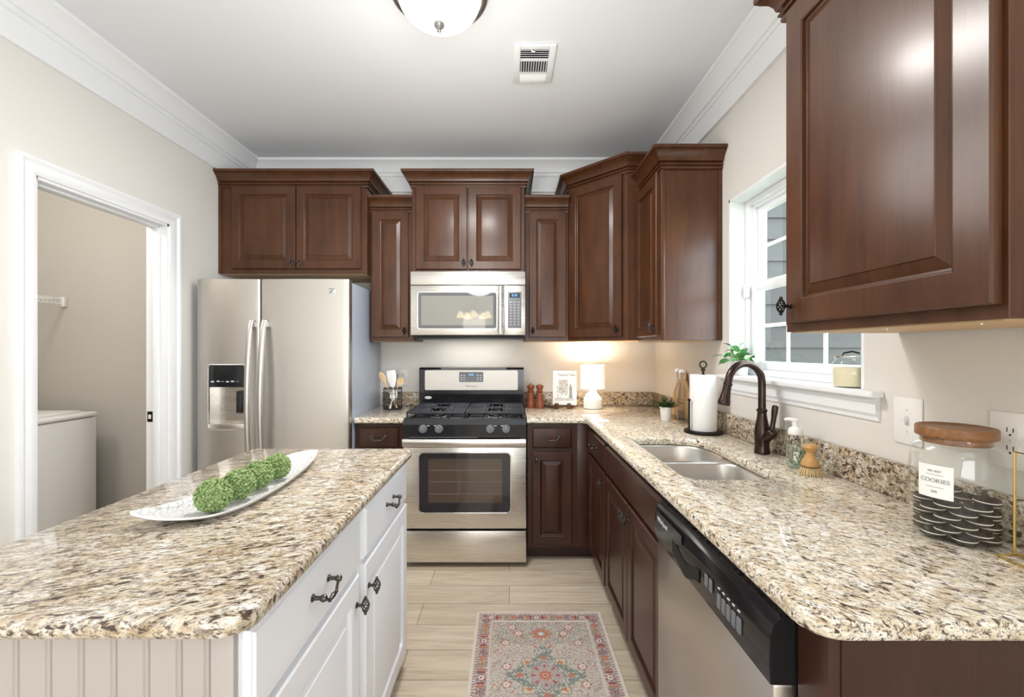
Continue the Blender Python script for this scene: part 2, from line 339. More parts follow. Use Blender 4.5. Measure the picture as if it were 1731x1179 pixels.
# crown moulding round the kitchen
cp = [(0, 2.552), (0.017, 2.552), (0.019, 2.56), (0.019, 2.664), (0.026, 2.667), (0.028, 2.676), (0.022, 2.682), (0.024, 2.690), (0.034, 2.694), (0.040, 2.712), (0.052, 2.736), (0.066, 2.752), (0.078, 2.760), (0.082, 2.764), (0.088, 2.766), (0.090, 2.785), (0, 2.785)]
single('trim_1', MB().sweep([(XL, YR), (XL, YB), (XR, YB), (XR, YR)], cp, -1), M_white, (0, YB, 2.6), kind='structure', ang=25)
b = MB(); b.box(XL, XL+0.015, YR, DY0-0.07, 0, 0.13, 0.003); b.box(XL, XL+0.015, DY1+0.07, 2.70, 0, 0.13, 0.003)
single('baseboard_left', b, M_white, (XL, 1, 0), kind='structure')
# doorway casing, jamb and strike plate
d1 = thing('trim_2', (XL, 2.18, 0), None, None, kind='structure')
cs = [(0, 0), (0, 0.010), (0.012, 0.014), (0.030, 0.016), (0.045, 0.012), (0.058, 0.020), (0.070, 0.020), (0.070, 0)]   # (away from opening, off the wall)
def casing(off, y0, y1, zt, sgn):
    # path in the wall plane: up, across, down
    rg = []
    for (y, z, sy, sz) in ((y0, 0, -1, 0), (y0, zt, -1, 1), (y1, zt, 1, 1), (y1, 0, 1, 0)):
        rg.append([(off+sgn*t, y+sy*o, z+sz*o) for o, t in cs])
    return rg
part(d1, 'casing', MB().rings(casing(XL, DY0+0.005, DY1-0.005, DZ-0.005, 1)), M_white, ang=30)
part(d1, 'casing', MB().rings(casing(XL-0.12, DY0+0.005, DY1-0.005, DZ-0.005, -1)), M_white, ang=30)
b = MB(); b.box(XL-0.12, XL, DY0, DY0+0.018, 0, DZ); b.box(XL-0.12, XL, DY1-0.018, DY1, 0, DZ); b.box(XL-0.12, XL, DY0, DY1, DZ-0.018, DZ)
b.box(XL-0.075, XL-0.04, DY0+0.018, DY0+0.030, 0, DZ-0.018, 0.003); b.box(XL-0.075, XL-0.04, DY1-0.030, DY1-0.018, 0, DZ-0.018, 0.003); b.box(XL-0.075, XL-0.04, DY0, DY1, DZ-0.030, DZ-0.018, 0.003)
part(d1, 'jamb', b, M_white)
b = MB(); b.box(XL-0.113, XL-0.080, DY1-0.0205, DY1-0.018, 0.925, 0.985, 0.001); b.box(XL-0.105, XL-0.090, DY1-0.022, DY1-0.0205, 0.943, 0.967, mi=1)
part(d1, 'strike_plate', b, [M_kdark, M_plast], 'black metal strike plate')
# ------------------------------------------------------------------ window over the sink
wn = thing('window_1', (XR, 1.81, WZ0), None, None, kind='structure')
b = MB(); t_ = 0.012
b.box(XR-0.0005, XR+0.085, WY1-t_, WY1, WZ0, WZ1); b.box(XR-0.0005, XR+0.085, WY0, WY0+t_, WZ0, WZ1); b.box(XR-0.0005, XR+0.085, WY0, WY1, WZ1-t_, WZ1)
part(wn, 'jamb', b, M_white, smooth=False)
fx0, fx1 = XR+0.078, XR+0.155
def rectframe(mb, x0, x1, y0, y1, z0, z1, wd, bev=0.003):
    mb.box(x0, x1, y0, y0+wd, z0, z1, bev); mb.box(x0, x1, y1-wd, y1, z0, z1, bev); mb.box(x0, x1, y0+wd, y1-wd, z0, z0+wd, bev); mb.box(x0, x1, y0+wd, y1-wd, z1-wd, z1, bev)
b = MB(); rectframe(b, fx0, fx1, WY0+t_, WY1-t_, WZ0, WZ1-t_, 0.030); rectframe(b, fx0+0.02, fx1, WY0+t_+0.028, WY1-t_-0.028, WZ0+0.028, WZ1-t_-0.028, 0.012)
part(wn, 'window_frame', b, M_white)
GY0, GY1 = WY0+t_+0.034, WY1-t_-0.034
def sash(name, x0, z0, z1):
    b = MB(); rectframe(b, x0, x0+0.026, GY0, GY1, z0, z1, 0.040)
    s = part(wn, name, b, M_white)
    m = MB(); a0, a1 = GY0+0.04, GY1-0.04
    for k in (1, 2): yy = a0+(a1-a0)*k/3; m.box(x0+0.010, x0+0.018, yy-0.009, yy+0.009, z0+0.04, z1-0.04, 0.002)
    zz = (z0+z1)/2; m.box(x0+0.010, x0+0.018, a0, a1, zz-0.009, zz+0.009, 0.002)
    part(s, 'muntin', m, M_white)
    part(s, 'pane', MB().box(x0+0.0135, x0+0.0145, GY0+0.03, GY1-0.03, z0+0.03, z1-0.03), M_pane, smooth=False)
    return s
ls = sash('lower_sash', fx0+0.012, WZ0+0.030, 1.665); sash('upper_sash', fx0+0.042, 1.640, WZ1-t_-0.030)
b = MB(); b.box(fx0+0.002, fx0+0.020, 1.78, 1.84, 1.665, 1.677, 0.003); b.box(fx0-0.006, fx0+0.004, 1.80, 1.82, 1.670, 1.680, 0.003); part(ls, 'latch', b, M_white)
b = MB(); b.box(fx0-0.016, fx0, 2.188, 2.220, 1.60, 1.665, 0.004); part(wn, 'jamb_clip', b, M_white)
b = MB(); b.prism(fillet([(XR-0.040, WY0-0.075), (XR, WY0-0.075), (XR, WY0), (XR+0.10, WY0), (XR+0.10, WY1), (XR, WY1), (XR, WY1+0.05), (XR-0.040, WY1+0.05)], [0.006, 0, 0, 0, 0, 0, 0, 0.006], 3), WZ0-0.020, WZ0, bev=0.004); part(wn, 'window_sill', b, M_white)
b = MB(); pf = [(0, 0), (-0.016, 0), (-0.020, -0.012), (-0.016, -0.020), (-0.014, -0.050), (-0.008, -0.060), (-0.006, -0.072), (0, -0.072)]
b.rings([[(XR+x, y, WZ0-0.020+z) for x, z in pf] for y in (WY0-0.06, WY1+0.04)]); part(wn, 'apron', b, M_white, ang=20)
# lap siding of the next wing, seen through the window
b = MB()
for k in range(26):
    z = -0.6+0.178*k; b.prism([(0, 0), (0.022, 0), (0.006, 0.185), (0, 0.185)], 0, 4.2, T(XR+0.35, 3.62, z) @ Matrix(((0, 0, 1, 0), (-1, 0, 0, 0), (0, 1, 0, 0), (0, 0, 0, 1))))
single('wall_outside', b, M_siding, (2.8, 3.62, 0), kind='structure', smooth=False)
single('ground', MB().box(XR+WT, 8, -6, 6, -0.7, -0.6), mat('lawn', (0.10, 0.16, 0.05), 0.9), (4, 0, -0.6), kind='structure', smooth=False)

# ================================================================== hardware
def knob_mesh(m):
    b = MB(); b.lathe([(0.0085, 0), (0.0085, 0.002), (0.005, 0.004), (0.0042, 0.012), (0.006, 0.016), (0.0, 0.018)], 14, RX(PI/2))
    for j in range(7):                                             # twisted bird-cage spindle
        pts = [(0.0105*math.sin(PI*(0.12+0.76*k/12))*math.cos(2*PI*j/7+2.4*k/12), -0.025+0.0105*math.sin(PI*(0.12+0.76*k/12))*math.sin(2*PI*j/7+2.4*k/12), -0.018+0.036*k/12) for k in range(13)]
        b.tube(pts, 0.0017, 6)
    for s in (-1, 1): b.lathe([(0.0, 0.027*s), (0.0035, 0.0255*s), (0.0042, 0.022*s), (0.0038, 0.018*s), (0.0052, 0.0165*s), (0.003, 0.014*s), (0, 0.0135*s)], 12, T(0, -0.025, 0))
    b.tube([(0, -0.016, 0), (0, -0.024, 0)], 0.003, 8)
    return b.build('knob', m)
def pull_mesh(m):
    b = MB()
    for s in (-1, 1):
        b.lathe([(0.0085, 0), (0.0085, 0.002), (0.005, 0.005), (0.0045, 0.017), (0.0075, 0.021), (0.0085, 0.026), (0.006, 0.031), (0, 0.033)], 14, T(s*0.042, 0, 0.008) @ RX(PI/2))
    pts = []; rr = []
    for k in range(33):
        t = -1+2*k/32; a = abs(t); z = 0.008-0.020*(1-a**2.6)+0.004*math.exp(-(t/0.22)**2); x = 0.042*t+0.004*math.sin(2*PI*t)*(1 if a < 1 else 0)
        pts.append((x, -0.025-0.004*(1-a*a), z)); rr.append(0.0034+0.0026*math.exp(-(t/0.16)**2)+0.0012*math.exp(-((a-0.35)/0.06)**2))
    b.tube(pts, rr, 8)
    return b.build('handle', m)
KM, KMD, PM = knob_mesh(M_knob), knob_mesh(M_kdark), pull_mesh(M_knob)
DOOR = [(0.001, 0.0), (0.0, -0.002), (0.0, -0.015), (0.004, -0.019), (0.0535, -0.019), (0.0565, -0.0175), (0.0585, -0.0160), (0.0600, -0.0080), (0.0645, -0.0062), (0.089, -0.0140), (0.0905, -0.0165), (0.094, -0.0170)]
def door(parent, M, w, h, m, knob=None, rail=0.0535, km=None, label=None, name='door'):
    k = rail/0.0535
    prof = [(i if i < 0.01 else rail+(i-0.0535)*min(1, 0.75+0.25*k), y) for i, y in DOOR]
    d = part(parent, name, MB().panel(w, h, prof, M), m, label, ang=22)
    if knob: inst(d, 'knob', km or KM, M @ T(knob[0], -0.019, knob[1]))
    return d
def drawer(parent, M, w, h, m, pull=True, label=None, name='drawer', pm=None):
    d = part(parent, name, MB().panel(w, h, [(0.001, 0), (0, -0.002), (0, -0.011), (0.003, -0.014), (0.005, -0.0145), (0.009, -0.019), (0.012, -0.0195)], M), m, label, ang=22)
    if pull: inst(d, 'handle', pm or PM, M @ T(w/2, -0.0195, h/2))
    return d
CROWN = [(0, -0.010), (0.009, -0.010), (0.011, -0.005), (0.011, 0.001), (0.004, 0.003), (0.004, 0.007), (0.015, 0.009), (0.017, 0.014), (0.015, 0.019), (0.006, 0.021), (0.006, 0.025), (0.020, 0.029), (0.024, 0.043), (0.034, 0.059), (0.046, 0.069), (0.052, 0.072), (0.051, 0.078), (0.060, 0.080), (0.062, 0.085), (0.062, 0.096), (0, 0.096)]
def crown(parent, path, z, m, sgn=-1): return part(parent, 'crown_moulding', MB().sweep(path, [(o, z+q) for o, q in CROWN], sgn), m, ang=25)
# ================================================================== wall cabinets
S = (1, 0, 0); NB = (0, -1, 0)
def cab_body(parent, x0, x1, y0, y1, z0, z1, m, under=True):
    part(parent, 'body', MB().box(x0, x1, y0, y1, z0, z1, 0.0015, seg=1), m, smooth=False)
    if under: part(parent, 'underside', MB().box(x0+0.012, x1-0.012, y0+0.018, y1-0.004, z0-0.0025, z0+0.0005), M_under, 'pale unfinished maple underside', smooth=False)
YF = 2.975
# over the fridge
c = thing('wall_cabinet', (-1.467, YF, 1.857), 'wide cherry two-door wall cabinet mounted above the stainless refrigerator', 'cabinet')
cab_body(c, XL+0.003, -0.964, YF, YB-0.004, 1.857, 2.455, M_cherry)
part(c, 'filler_strip', MB().box(XL+0.003, -1.948, YF-0.008, YF, 1.857, 2.455, 0.002), M_cherry)
door(c, frame((-1.877, YF, 1.887), S, NB), 0.434, 0.559, M_cherry, (0.434-0.024, 0.040)); door(c, frame((-1.438, YF, 1.887), S, NB), 0.436, 0.559, M_cherry, (0.024, 0.040))
crown(c, [(XL+0.003, YF), (-0.964, YF), (-0.964, YB-0.004)], 2.449, M_cherry)
# narrow one beside it
YN = 3.044
c = thing('wall_cabinet', (-0.81, YN, 1.40), 'narrow tall cherry wall cabinet between the refrigerator cabinet and the microwave', 'cabinet')
cab_body(c, -0.9625, -0.663, YN, YB-0.004, 1.40, 2.305, M_cherry)
door(c, frame((-0.950, YN, 1.427), S, NB), 0.255, 0.866, M_cherry, (0.230, 0.045), 0.050, KMD)
crown(c, [(-0.9625, YN), (-0.663, YN)], 2.299, M_cherry)
# over the microwave
c = thing('wall_cabinet', (-0.28, YF, 1.862), 'cherry two-door wall cabinet directly above the microwave with flared crown', 'cabinet')
cab_body(c, -0.660, 0.103, YF, YB-0.004, 1.862, 2.455, M_cherry)
door(c, frame((-0.632, YF, 1.883), S, NB), 0.347, 0.560, M_cherry, (0.347-0.022, 0.045)); door(c, frame((-0.277, YF, 1.883), S, NB), 0.355, 0.560, M_cherry, (0.022, 0.045))
crown(c, [(-0.660, YB-0.004), (-0.660, YF), (0.103, YF), (0.103, YB-0.004)], 2.449, M_cherry)
# narrow one on the other side of the microwave
c = thing('wall_cabinet', (0.26, YN, 1.40), 'narrow tall cherry wall cabinet between the microwave and the angled corner cabinet', 'cabinet')
cab_body(c, 0.106, 0.408, YN, YB-0.004, 1.40, 2.305, M_cherry)
door(c, frame((0.136, YN, 1.427), S, NB), 0.256, 0.866, M_cherry, (0.025, 0.045), 0.050, KMD)
crown(c, [(0.106, YN), (0.408, YN)], 2.299, M_cherry)
# angled corner cabinet
c = thing('wall_cabinet', (0.70, 2.95, 1.40), 'tall angled cherry corner wall cabinet with one door, highest of the corner', 'cabinet')
A, B = Vector((0.411, 3.050)), Vector((0.735, 2.726))
poly = [(0.411, YB-0.004), (A.x, A.y), (B.x, B.y), (XR-0.004, B.y), (XR-0.004, YB-0.004)]
part(c, 'body', MB().prism(poly, 1.40, 2.455), M_cherry, smooth=False)
part(c, 'underside', MB().prism(offset_poly(poly, 0.014), 1.3975, 1.4005), M_under, 'pale unfinished maple underside', smooth=False)
u = (B-A).normalized(); n = Vector((-0.7071, -0.7071)); L = (B-A).length
door(c, frame((A.x+u.x*0.016, A.y+u.y*0.016, 1.425), (u.x, u.y, 0), (n.x, n.y, 0)), L-0.05, 1.018, M_cherry, (L-0.05-0.026, 0.045), 0.055, KMD)
crown(c, [(0.411, YB-0.004), (A.x, A.y), (B.x, B.y), (0.86, B.y)], 2.449, M_cherry)
# side cabinet on the window wall, its end panel facing the room
c = thing('wall_cabinet', (0.95, 2.5, 1.39), 'cherry wall cabinet beside the sink window with a plain glossy end panel', 'cabinet')
cab_body(c, 0.800, XR-0.004, 2.310, 2.722, 1.39, 2.305, M_cherry)
b = MB(); b.box(XR-0.022, XR-0.004, 2.304, 2.310, 1.39, 2.305, 0.002); b.box(0.800, 0.818, 2.304, 2.310, 1.39, 2.305, 0.002); part(c, 'end_stile', b, M_cherry)
door(c, frame((0.800, 2.715, 1.415), (0, -1, 0), (-1, 0, 0)), 0.375, 0.876, M_cherry, (0.350, 0.045))
crown(c, [(0.800, 2.665), (0.800, 2.306), (XR-0.004, 2.306)], 2.299, M_cherry)
# near cabinet on the window wall
c = thing('wall_cabinet', (0.95, 0.98, 1.39), 'large cherry wall cabinet over the cookie jar, the one closest to the camera', 'cabinet')
cab_body(c, 0.800, XR-0.004, 0.702, 1.266, 1.39, 2.305, M_cherry)
door(c, frame((0.800, 1.242, 1.4135), (0, -1, 0), (-1, 0, 0)), 0.531, 0.876, M_cherry, (0.020, 0.048), 0.062, KMD)
crown(c, [(XR-0.004, 1.266), (0.800, 1.266), (0.800, 0.702), (XR-0.004, 0.702)], 2.299, M_cherry)
for y in (0.80, 1.0): b = MB(); b.lathe([(0.004, 0), (0.004, 0.002), (0.001, 0.003), (0, 0.003)], 10, T(0.86, y, 1.3875) @ RX(PI)); part(c, 'screw', b, M_polish)

# ================================================================== base cabinets
YBF = 2.775; XBF = 0.513
def base(name, label, x0, x1, y0, y1, toe, m=M_cherryd, loc=None, hollow=None):
    c = thing(name, loc or ((x0+x1)/2, (y0+y1)/2, 0), label, 'cabinet')
    return c
c = base('base_cabinet', 'small cherry base cabinet squeezed between the refrigerator and the range', -0.972, -0.658, YBF, YB-0.02, 0)
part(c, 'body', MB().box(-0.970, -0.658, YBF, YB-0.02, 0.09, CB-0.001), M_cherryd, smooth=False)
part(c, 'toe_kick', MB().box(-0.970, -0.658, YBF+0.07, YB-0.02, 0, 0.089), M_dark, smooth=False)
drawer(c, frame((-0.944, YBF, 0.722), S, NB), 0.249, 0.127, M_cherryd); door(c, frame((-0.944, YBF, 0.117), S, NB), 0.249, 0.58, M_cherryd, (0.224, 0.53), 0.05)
c = base('base_cabinet', 'cherry base cabinet with one drawer and door at the range side of the corner', 0.112, 0.511, YBF, YB-0.02, 0)
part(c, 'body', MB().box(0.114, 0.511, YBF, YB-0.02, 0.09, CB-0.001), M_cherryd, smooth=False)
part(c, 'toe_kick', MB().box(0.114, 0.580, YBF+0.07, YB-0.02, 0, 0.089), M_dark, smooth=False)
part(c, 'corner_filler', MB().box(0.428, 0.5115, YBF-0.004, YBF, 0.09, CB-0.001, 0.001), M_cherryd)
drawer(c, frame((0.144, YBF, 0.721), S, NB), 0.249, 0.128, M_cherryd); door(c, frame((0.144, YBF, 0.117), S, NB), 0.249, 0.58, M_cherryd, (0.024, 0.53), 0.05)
W_ = (0, -1, 0); NW = (-1, 0, 0)
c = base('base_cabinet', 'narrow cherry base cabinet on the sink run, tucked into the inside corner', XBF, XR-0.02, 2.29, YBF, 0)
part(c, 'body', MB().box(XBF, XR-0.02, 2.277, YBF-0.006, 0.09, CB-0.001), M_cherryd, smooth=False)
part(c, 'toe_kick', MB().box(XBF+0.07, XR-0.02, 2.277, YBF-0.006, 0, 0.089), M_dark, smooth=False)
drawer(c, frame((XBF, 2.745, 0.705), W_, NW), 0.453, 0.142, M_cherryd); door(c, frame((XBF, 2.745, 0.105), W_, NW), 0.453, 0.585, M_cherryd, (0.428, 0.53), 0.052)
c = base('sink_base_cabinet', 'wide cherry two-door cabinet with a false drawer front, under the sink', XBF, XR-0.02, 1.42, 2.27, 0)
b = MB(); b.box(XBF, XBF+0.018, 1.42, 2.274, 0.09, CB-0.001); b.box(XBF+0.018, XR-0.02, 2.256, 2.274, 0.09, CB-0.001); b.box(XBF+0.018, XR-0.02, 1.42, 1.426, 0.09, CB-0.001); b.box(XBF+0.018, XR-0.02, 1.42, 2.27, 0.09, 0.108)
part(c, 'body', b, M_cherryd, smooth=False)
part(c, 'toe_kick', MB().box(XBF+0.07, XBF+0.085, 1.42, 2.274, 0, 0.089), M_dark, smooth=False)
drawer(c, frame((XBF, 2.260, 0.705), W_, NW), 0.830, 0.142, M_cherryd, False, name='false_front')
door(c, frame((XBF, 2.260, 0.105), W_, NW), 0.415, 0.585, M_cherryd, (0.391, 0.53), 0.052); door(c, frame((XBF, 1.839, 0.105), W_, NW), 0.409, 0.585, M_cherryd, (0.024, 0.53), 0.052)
c = thing('cabinet_end_panel', (0.8, 0.74, 0), 'plain cherry end panel and stile closing the sink run beside the dishwasher', 'cabinet panel')
b = MB(); b.box(XBF, XR-0.02, 0.706, 0.724, 0, CB-0.001); b.box(XBF, XBF+0.02, 0.724, 0.780, 0, CB-0.001); part(c, 'panel', b, M_cherryd, smooth=False)
b = MB(); b.box(XBF+0.020, XBF+0.023, 0.704, 0.706, 0, CB-0.001); part(c, 'seam_strip', b, M_dark, smooth=False)
# ================================================================== worktops
hole = fillet([(0.585, 1.437), (0.908, 1.437), (0.908, 2.115), (0.585, 2.115)], [0.060, 0.10, 0.13, 0.045], 8)
outer = fillet([(0.110, YB-0.002), (0.110, 2.738), (0.477, 2.738), (0.477, 0.687), (XR-0.002, 0.687), (XR-0.002, YB-0.002)], [0, 0, 0.045, 0.055, 0, 0], 6)
wt = thing('worktop', (0.7, 2.0, CB), 'L-shaped speckled granite worktop holding the sink and running to the range', 'worktop')
b = MB(); slab(b, outer, [hole], CT, CB); part(wt, 'slab', b, M_gran_r, ang=45)
BS = 0.102
b = MB(); b.box(0.112, XR-0.024, YB-0.022, YB-0.002, CT+0.0005, CT+BS, 0.003); b.box(XR-0.022, XR-0.002, 0.690, YB-0.003, CT+0.0005, CT+BS, 0.003)
part(wt, 'backsplash', b, M_gran_b, 'low granite upstand along both walls')
wl = thing('worktop', (-0.815, 3.05, CB), 'short piece of granite worktop under the utensil basket', 'worktop')
b = MB(); slab(b, fillet([(-0.974, YB-0.002), (-0.974, 2.738), (-0.657, 2.738), (-0.657, YB-0.002)], [0, 0.01, 0.004, 0], 3), [], CT, CB); part(wl, 'slab', b, M_gran_r, ang=45)
part(wl, 'backsplash', MB().box(-0.972, -0.659, YB-0.022, YB-0.002, CT+0.0005, CT+BS, 0.003), M_gran_b)
b = MB(); slab(b, fillet([(-1.107, 0.687), (-0.4146, 0.687), (-0.4146, 1.899), (-1.107, 1.899)], [0.05, 0.055, 0.035, 0.035], 6), [], CT, CB, 0.012)
single('worktop', b, M_gran_i, (-0.76, 1.29, CB), 'streaky beige granite island worktop under the leaf-shaped tray', 'worktop', ang=45)
# ================================================================== island
XI = -0.449; N_I = (1, 0, 0); U_I = (0, 1, 0)
far = thing('island_cabinet', (-0.75, 1.58, 0), 'white island cabinet unit nearer the range with one drawer and door', 'cabinet')
part(far, 'body', MB().box(-1.07, XI, 1.289, 1.846, 0.09, CB-0.001), M_cabw, smooth=False); part(far, 'toe_kick', MB().box(-1.07, XI-0.06, 1.289, 1.846, 0, 0.089), M_cabw, smooth=False)
drawer(far, frame((XI, 1.315, 0.712), U_I, N_I), 0.527, 0.155, M_cabw); door(far, frame((XI, 1.315, 0.085), U_I, N_I), 0.527, 0.612, M_cabw, (0.026, 0.535), 0.06)
near = thing('island_cabinet', (-0.75, 1.0, 0), 'white island cabinet unit nearer the camera with beadboard end', 'cabinet')
part(near, 'body', MB().box(-1.07, XI, 0.730, 1.287, 0.09, CB-0.001), M_cabw, smooth=False); part(near, 'toe_kick', MB().box(-1.07, XI-0.06, 0.730, 1.287, 0, 0.089), M_cabw, smooth=False)
drawer(near, frame((XI, 0.737, 0.712), U_I, N_I), 0.524, 0.155, M_cabw); door(near, frame((XI, 0.737, 0.085), U_I, N_I), 0.524, 0.612, M_cabw, (0.498, 0.535), 0.06)
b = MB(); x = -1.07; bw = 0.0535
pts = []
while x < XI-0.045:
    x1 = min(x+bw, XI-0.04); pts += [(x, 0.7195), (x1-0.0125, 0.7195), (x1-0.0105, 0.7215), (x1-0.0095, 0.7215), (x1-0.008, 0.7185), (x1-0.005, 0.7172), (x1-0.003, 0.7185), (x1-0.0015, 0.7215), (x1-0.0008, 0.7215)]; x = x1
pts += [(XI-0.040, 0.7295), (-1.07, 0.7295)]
b.prism(pts, 0.0, CB-0.001); part(near, 'beadboard', b, M_bead_shaded, 'white beadboard end panel with vertical grooves and painted-in shade', smooth=False)
part(near, 'corner_stile', MB().box(XI-0.039, XI-0.001, 0.716, 0.7295, 0, CB-0.001, 0.002), M_bead_shaded)
# ================================================================== refrigerator
fx0_, fx1_, fy = -1.913, -0.980, 2.674; xs = -1.522
fr = thing('refrigerator', (-1.447, 3.0, 0), 'stainless side-by-side refrigerator with ice and water dispenser', 'refrigerator')
part(fr, 'body', MB().box(fx0_+0.004, fx1_-0.001, 2.745, 3.335, 0.02, 1.758, 0.004), M_fside, 'blue-grey painted cabinet side')
b = MB(); b.box(fx0_+0.02, fx1_-0.02, 2.752, 3.30, 0.0, 0.02); part(fr, 'base_grille', b, M_blackm)
for x in (fx0_+0.06, fx1_-0.05): part(fr, 'hinge_cover', MB().box(x-0.03, x+0.03, 2.70, 2.80, 1.758, 1.776, 0.004), M_grey)
def front(x, x0, x1):                         # gently bowed door fronts
    t = 2*(x-x0)/(x1-x0)-1; e = min(x-x0, x1-x); r = 0.012
    y = fy+0.010*t*t
    return y+(r-math.sqrt(max(0, r*r-(r-e)**2)) if e < r else 0)
def door_slab(b, x0, x1, a0, a1, z0, z1):
    xs_ = sorted(set([a0, a1]+[v for v in [x0+0.012*(1-math.cos(PI/2*k/5)) for k in range(6)]+[x1-0.012*(1-math.cos(PI/2*k/5)) for k in range(6)]+[x0+(x1-x0)*k/14 for k in range(1, 14)] if a0 < v < a1]))
    b.prism([(x, front(x, x0, x1)) for x in xs_]+[(a1, 2.738), (a0, 2.738)], z0, z1)
gx0, gx1, gz0, gz1 = -1.834, -1.607, 0.853, 1.249
b = MB(); f0, f1 = fx0_, xs-0.003
door_slab(b, f0, f1, f0, f1, 0.06, gz0); door_slab(b, f0, f1, f0, f1, gz1, 1.772); door_slab(b, f0, f1, f0, gx0, gz0, gz1); door_slab(b, f0, f1, gx1, f1, gz0, gz1)
fd = part(fr, 'freezer_door', b, M_ssv, ang=30)
b = MB(); door_slab(b, xs+0.003, fx1_, xs+0.003, fx1_, 0.06, 1.772); rd = part(fr, 'refrigerator_door', b, M_ssv, ang=30)
b = MB(); b.box(fx0_+0.01, fx1_-0.006, 2.738, 2.745, 0.06, 1.765); part(fr, 'door_gasket', b, M_blackm, smooth=False)
def fhandle(x, d):
    b = MB(); rg = []
    for k in range(25):
        t = k/24; z = 1.520-t*0.99; bow = 0.052*math.sin(PI*t)**0.6 if 0 < t < 1 else 0
        y = fy-0.022-bow; w_ = 0.0155
        rg.append([(x-w_, y+0.016, z), (x-w_*0.92, y+0.003, z), (x-w_*0.6, y-0.002, z), (x+w_*0.6, y-0.002, z), (x+w_*0.92, y+0.003, z), (x+w_, y+0.016, z)])
    b.rings(rg); 
    for z in (1.50, 0.55): b.box(x-0.013, x+0.013, fy-0.025, fy+0.012, z-0.022, z+0.012, 0.003)
    part(d, 'handle', b, M_ssv, 'bowed satin steel handle', ang=50)
fhandle(-1.562, fd); fhandle(-1.484, rd)
yd = front(-1.72, f0, f1)
ds = part(fr, 'dispenser', MB().rings([[(x, y, z) for x, z in fillet([(gx0+i, gz0+i), (gx1-i, gz0+i), (gx1-i, gz1-i), (gx0+i, gz1-i)], 0.016)] for i, y in ((-0.003, yd+0.004), (-0.003, yd-0.003), (0.0, yd-0.005), (0.004, yd-0.004), (0.006, yd+0.004))], cap0=False, cap1=False), M_polish)
b = MB(); yb = 2.737
b.face([(gx0, yb, gz0), (gx1, yb, gz0), (gx1, yb, 1.11), (gx0, yb, 1.11)])
for x in (gx0+0.003, gx1-0.003): b.face([(x, yb, gz0), (x, yd, gz0), (x, yd, 1.115), (x, yb, 1.115)])
b.face([(gx0, yb, gz0+0.035), (gx1, yb, gz0+0.035), (gx1, yd, gz0+0.035), (gx0, yd, gz0+0.035)])
part(ds, 'dispenser_recess', b, M_ss, smooth=False)
part(ds, 'drip_tray', MB().box(gx0+0.004, gx1-0.004, yd-0.002, yb, gz0+0.004, gz0+0.036, 0.003), M_ss)
part(ds, 'control_panel', MB().box(gx0+0.003, gx1-0.003, yd-0.0035, yb, 1.112, gz1-0.003, 0.004), M_black, 'black dispenser control panel')
b = MB(); b.box(-1.683, -1.640, 2.700, 2.730, 0.95, 1.085, 0.006); b.box(-1.677, -1.646, 2.694, 2.702, 0.96, 1.07, 0.003); part(ds, 'paddle', b, M_blackm, 'black dispenser paddle')
for k, x in enumerate((-1.805, -1.772, -1.745, -1.715, -1.683, -1.655)):
    part(ds, 'button', MB().box(x-0.011+0.003*(k % 2), x+0.009, yd-0.0042, yd-0.003, 1.142+0.002*(k % 3), 1.148+0.002*((k+1) % 3)), M_lgrey, smooth=False)
b = MB(); b.box(-1.105, -1.062, fy-0.001+0.004, fy+0.012, 1.684, 1.716, 0.002); bd = part(fr, 'badge', b, M_polish, 'small square badge')
b = MB(); b.box(-1.102, -1.065, fy+0.0022, fy+0.004, 1.709, 1.713); b.prism([(-1.100, 1.689), (-1.090, 1.689), (-1.068, 1.705), (-1.080, 1.705)], 0, 0.0016, Matrix(((1, 0, 0, 0), (0, 0, 1, fy+0.0022), (0, 1, 0, 0), (0, 0, 0, 1)))); b.box(-1.102, -1.065, fy+0.0022, fy+0.004, 1.6865, 1.6885)
part(bd, 'emblem', b, M_grey, smooth=False)

# ================================================================== gas range
rx0, rx1 = -0.651, 0.104; rc = (rx0+rx1)/2
rg_ = thing('gas_range', (rc, 3.0, 0), 'freestanding stainless and black gas range under the microwave', 'range')
part(rg_, 'body', MB().box(rx0+0.003, rx1-0.003, 2.752, 3.30, 0.03, 0.894, 0.002), M_blackm)
for x in (rx0+0.05, rx1-0.05):
    for y in (2.80, 3.25): b = MB(); b.lathe([(0.016, 0), (0.016, 0.031)], 12, T(x, y, 0)); part(rg_, 'leveling_foot', b, M_blackm)
part(rg_, 'storage_drawer', MB().box(rx0, rx1, 2.692, 2.750, 0.034, 0.228, 0.004), M_ss)
b = MB(); ox0, ox1, oz0, oz1 = -0.553, 0.007, 0.340, 0.706
t_o = [(x, z) for x, z in fillet([(ox0, oz0), (ox1, oz0), (ox1, oz1), (ox0, oz1)], 0.026, 5)]
b.box(rx0, rx1, 2.692, 2.748, 0.242, 0.742, 0.004)
od = part(rg_, 'oven_door', b, M_ss)
def yz(y0): return Matrix(((1, 0, 0, 0), (0, 0, -1, y0), (0, 1, 0, 0), (0, 0, 0, 1)))   # (x, z, depth) -> front facing -y
b = MB(); b.rings([[(x, y, z) for x, z in offset_poly(t_o, i)] for i, y in ((-0.006, 2.6925), (-0.004, 2.690), (0.0, 2.690), (0.003, 2.6925))], cap0=False, cap1=False); part(od, 'window_trim', b, M_polish)
b = MB(); b.prism(t_o, 0.0, 0.002, yz(2.6925)); ow = part(od, 'oven_window', b, M_bglass, 'dark tinted oven window', smooth=False)
t_i = fillet([(-0.497, 0.402), (-0.045, 0.402), (-0.045, 0.672), (-0.497, 0.672)], 0.004, 2)
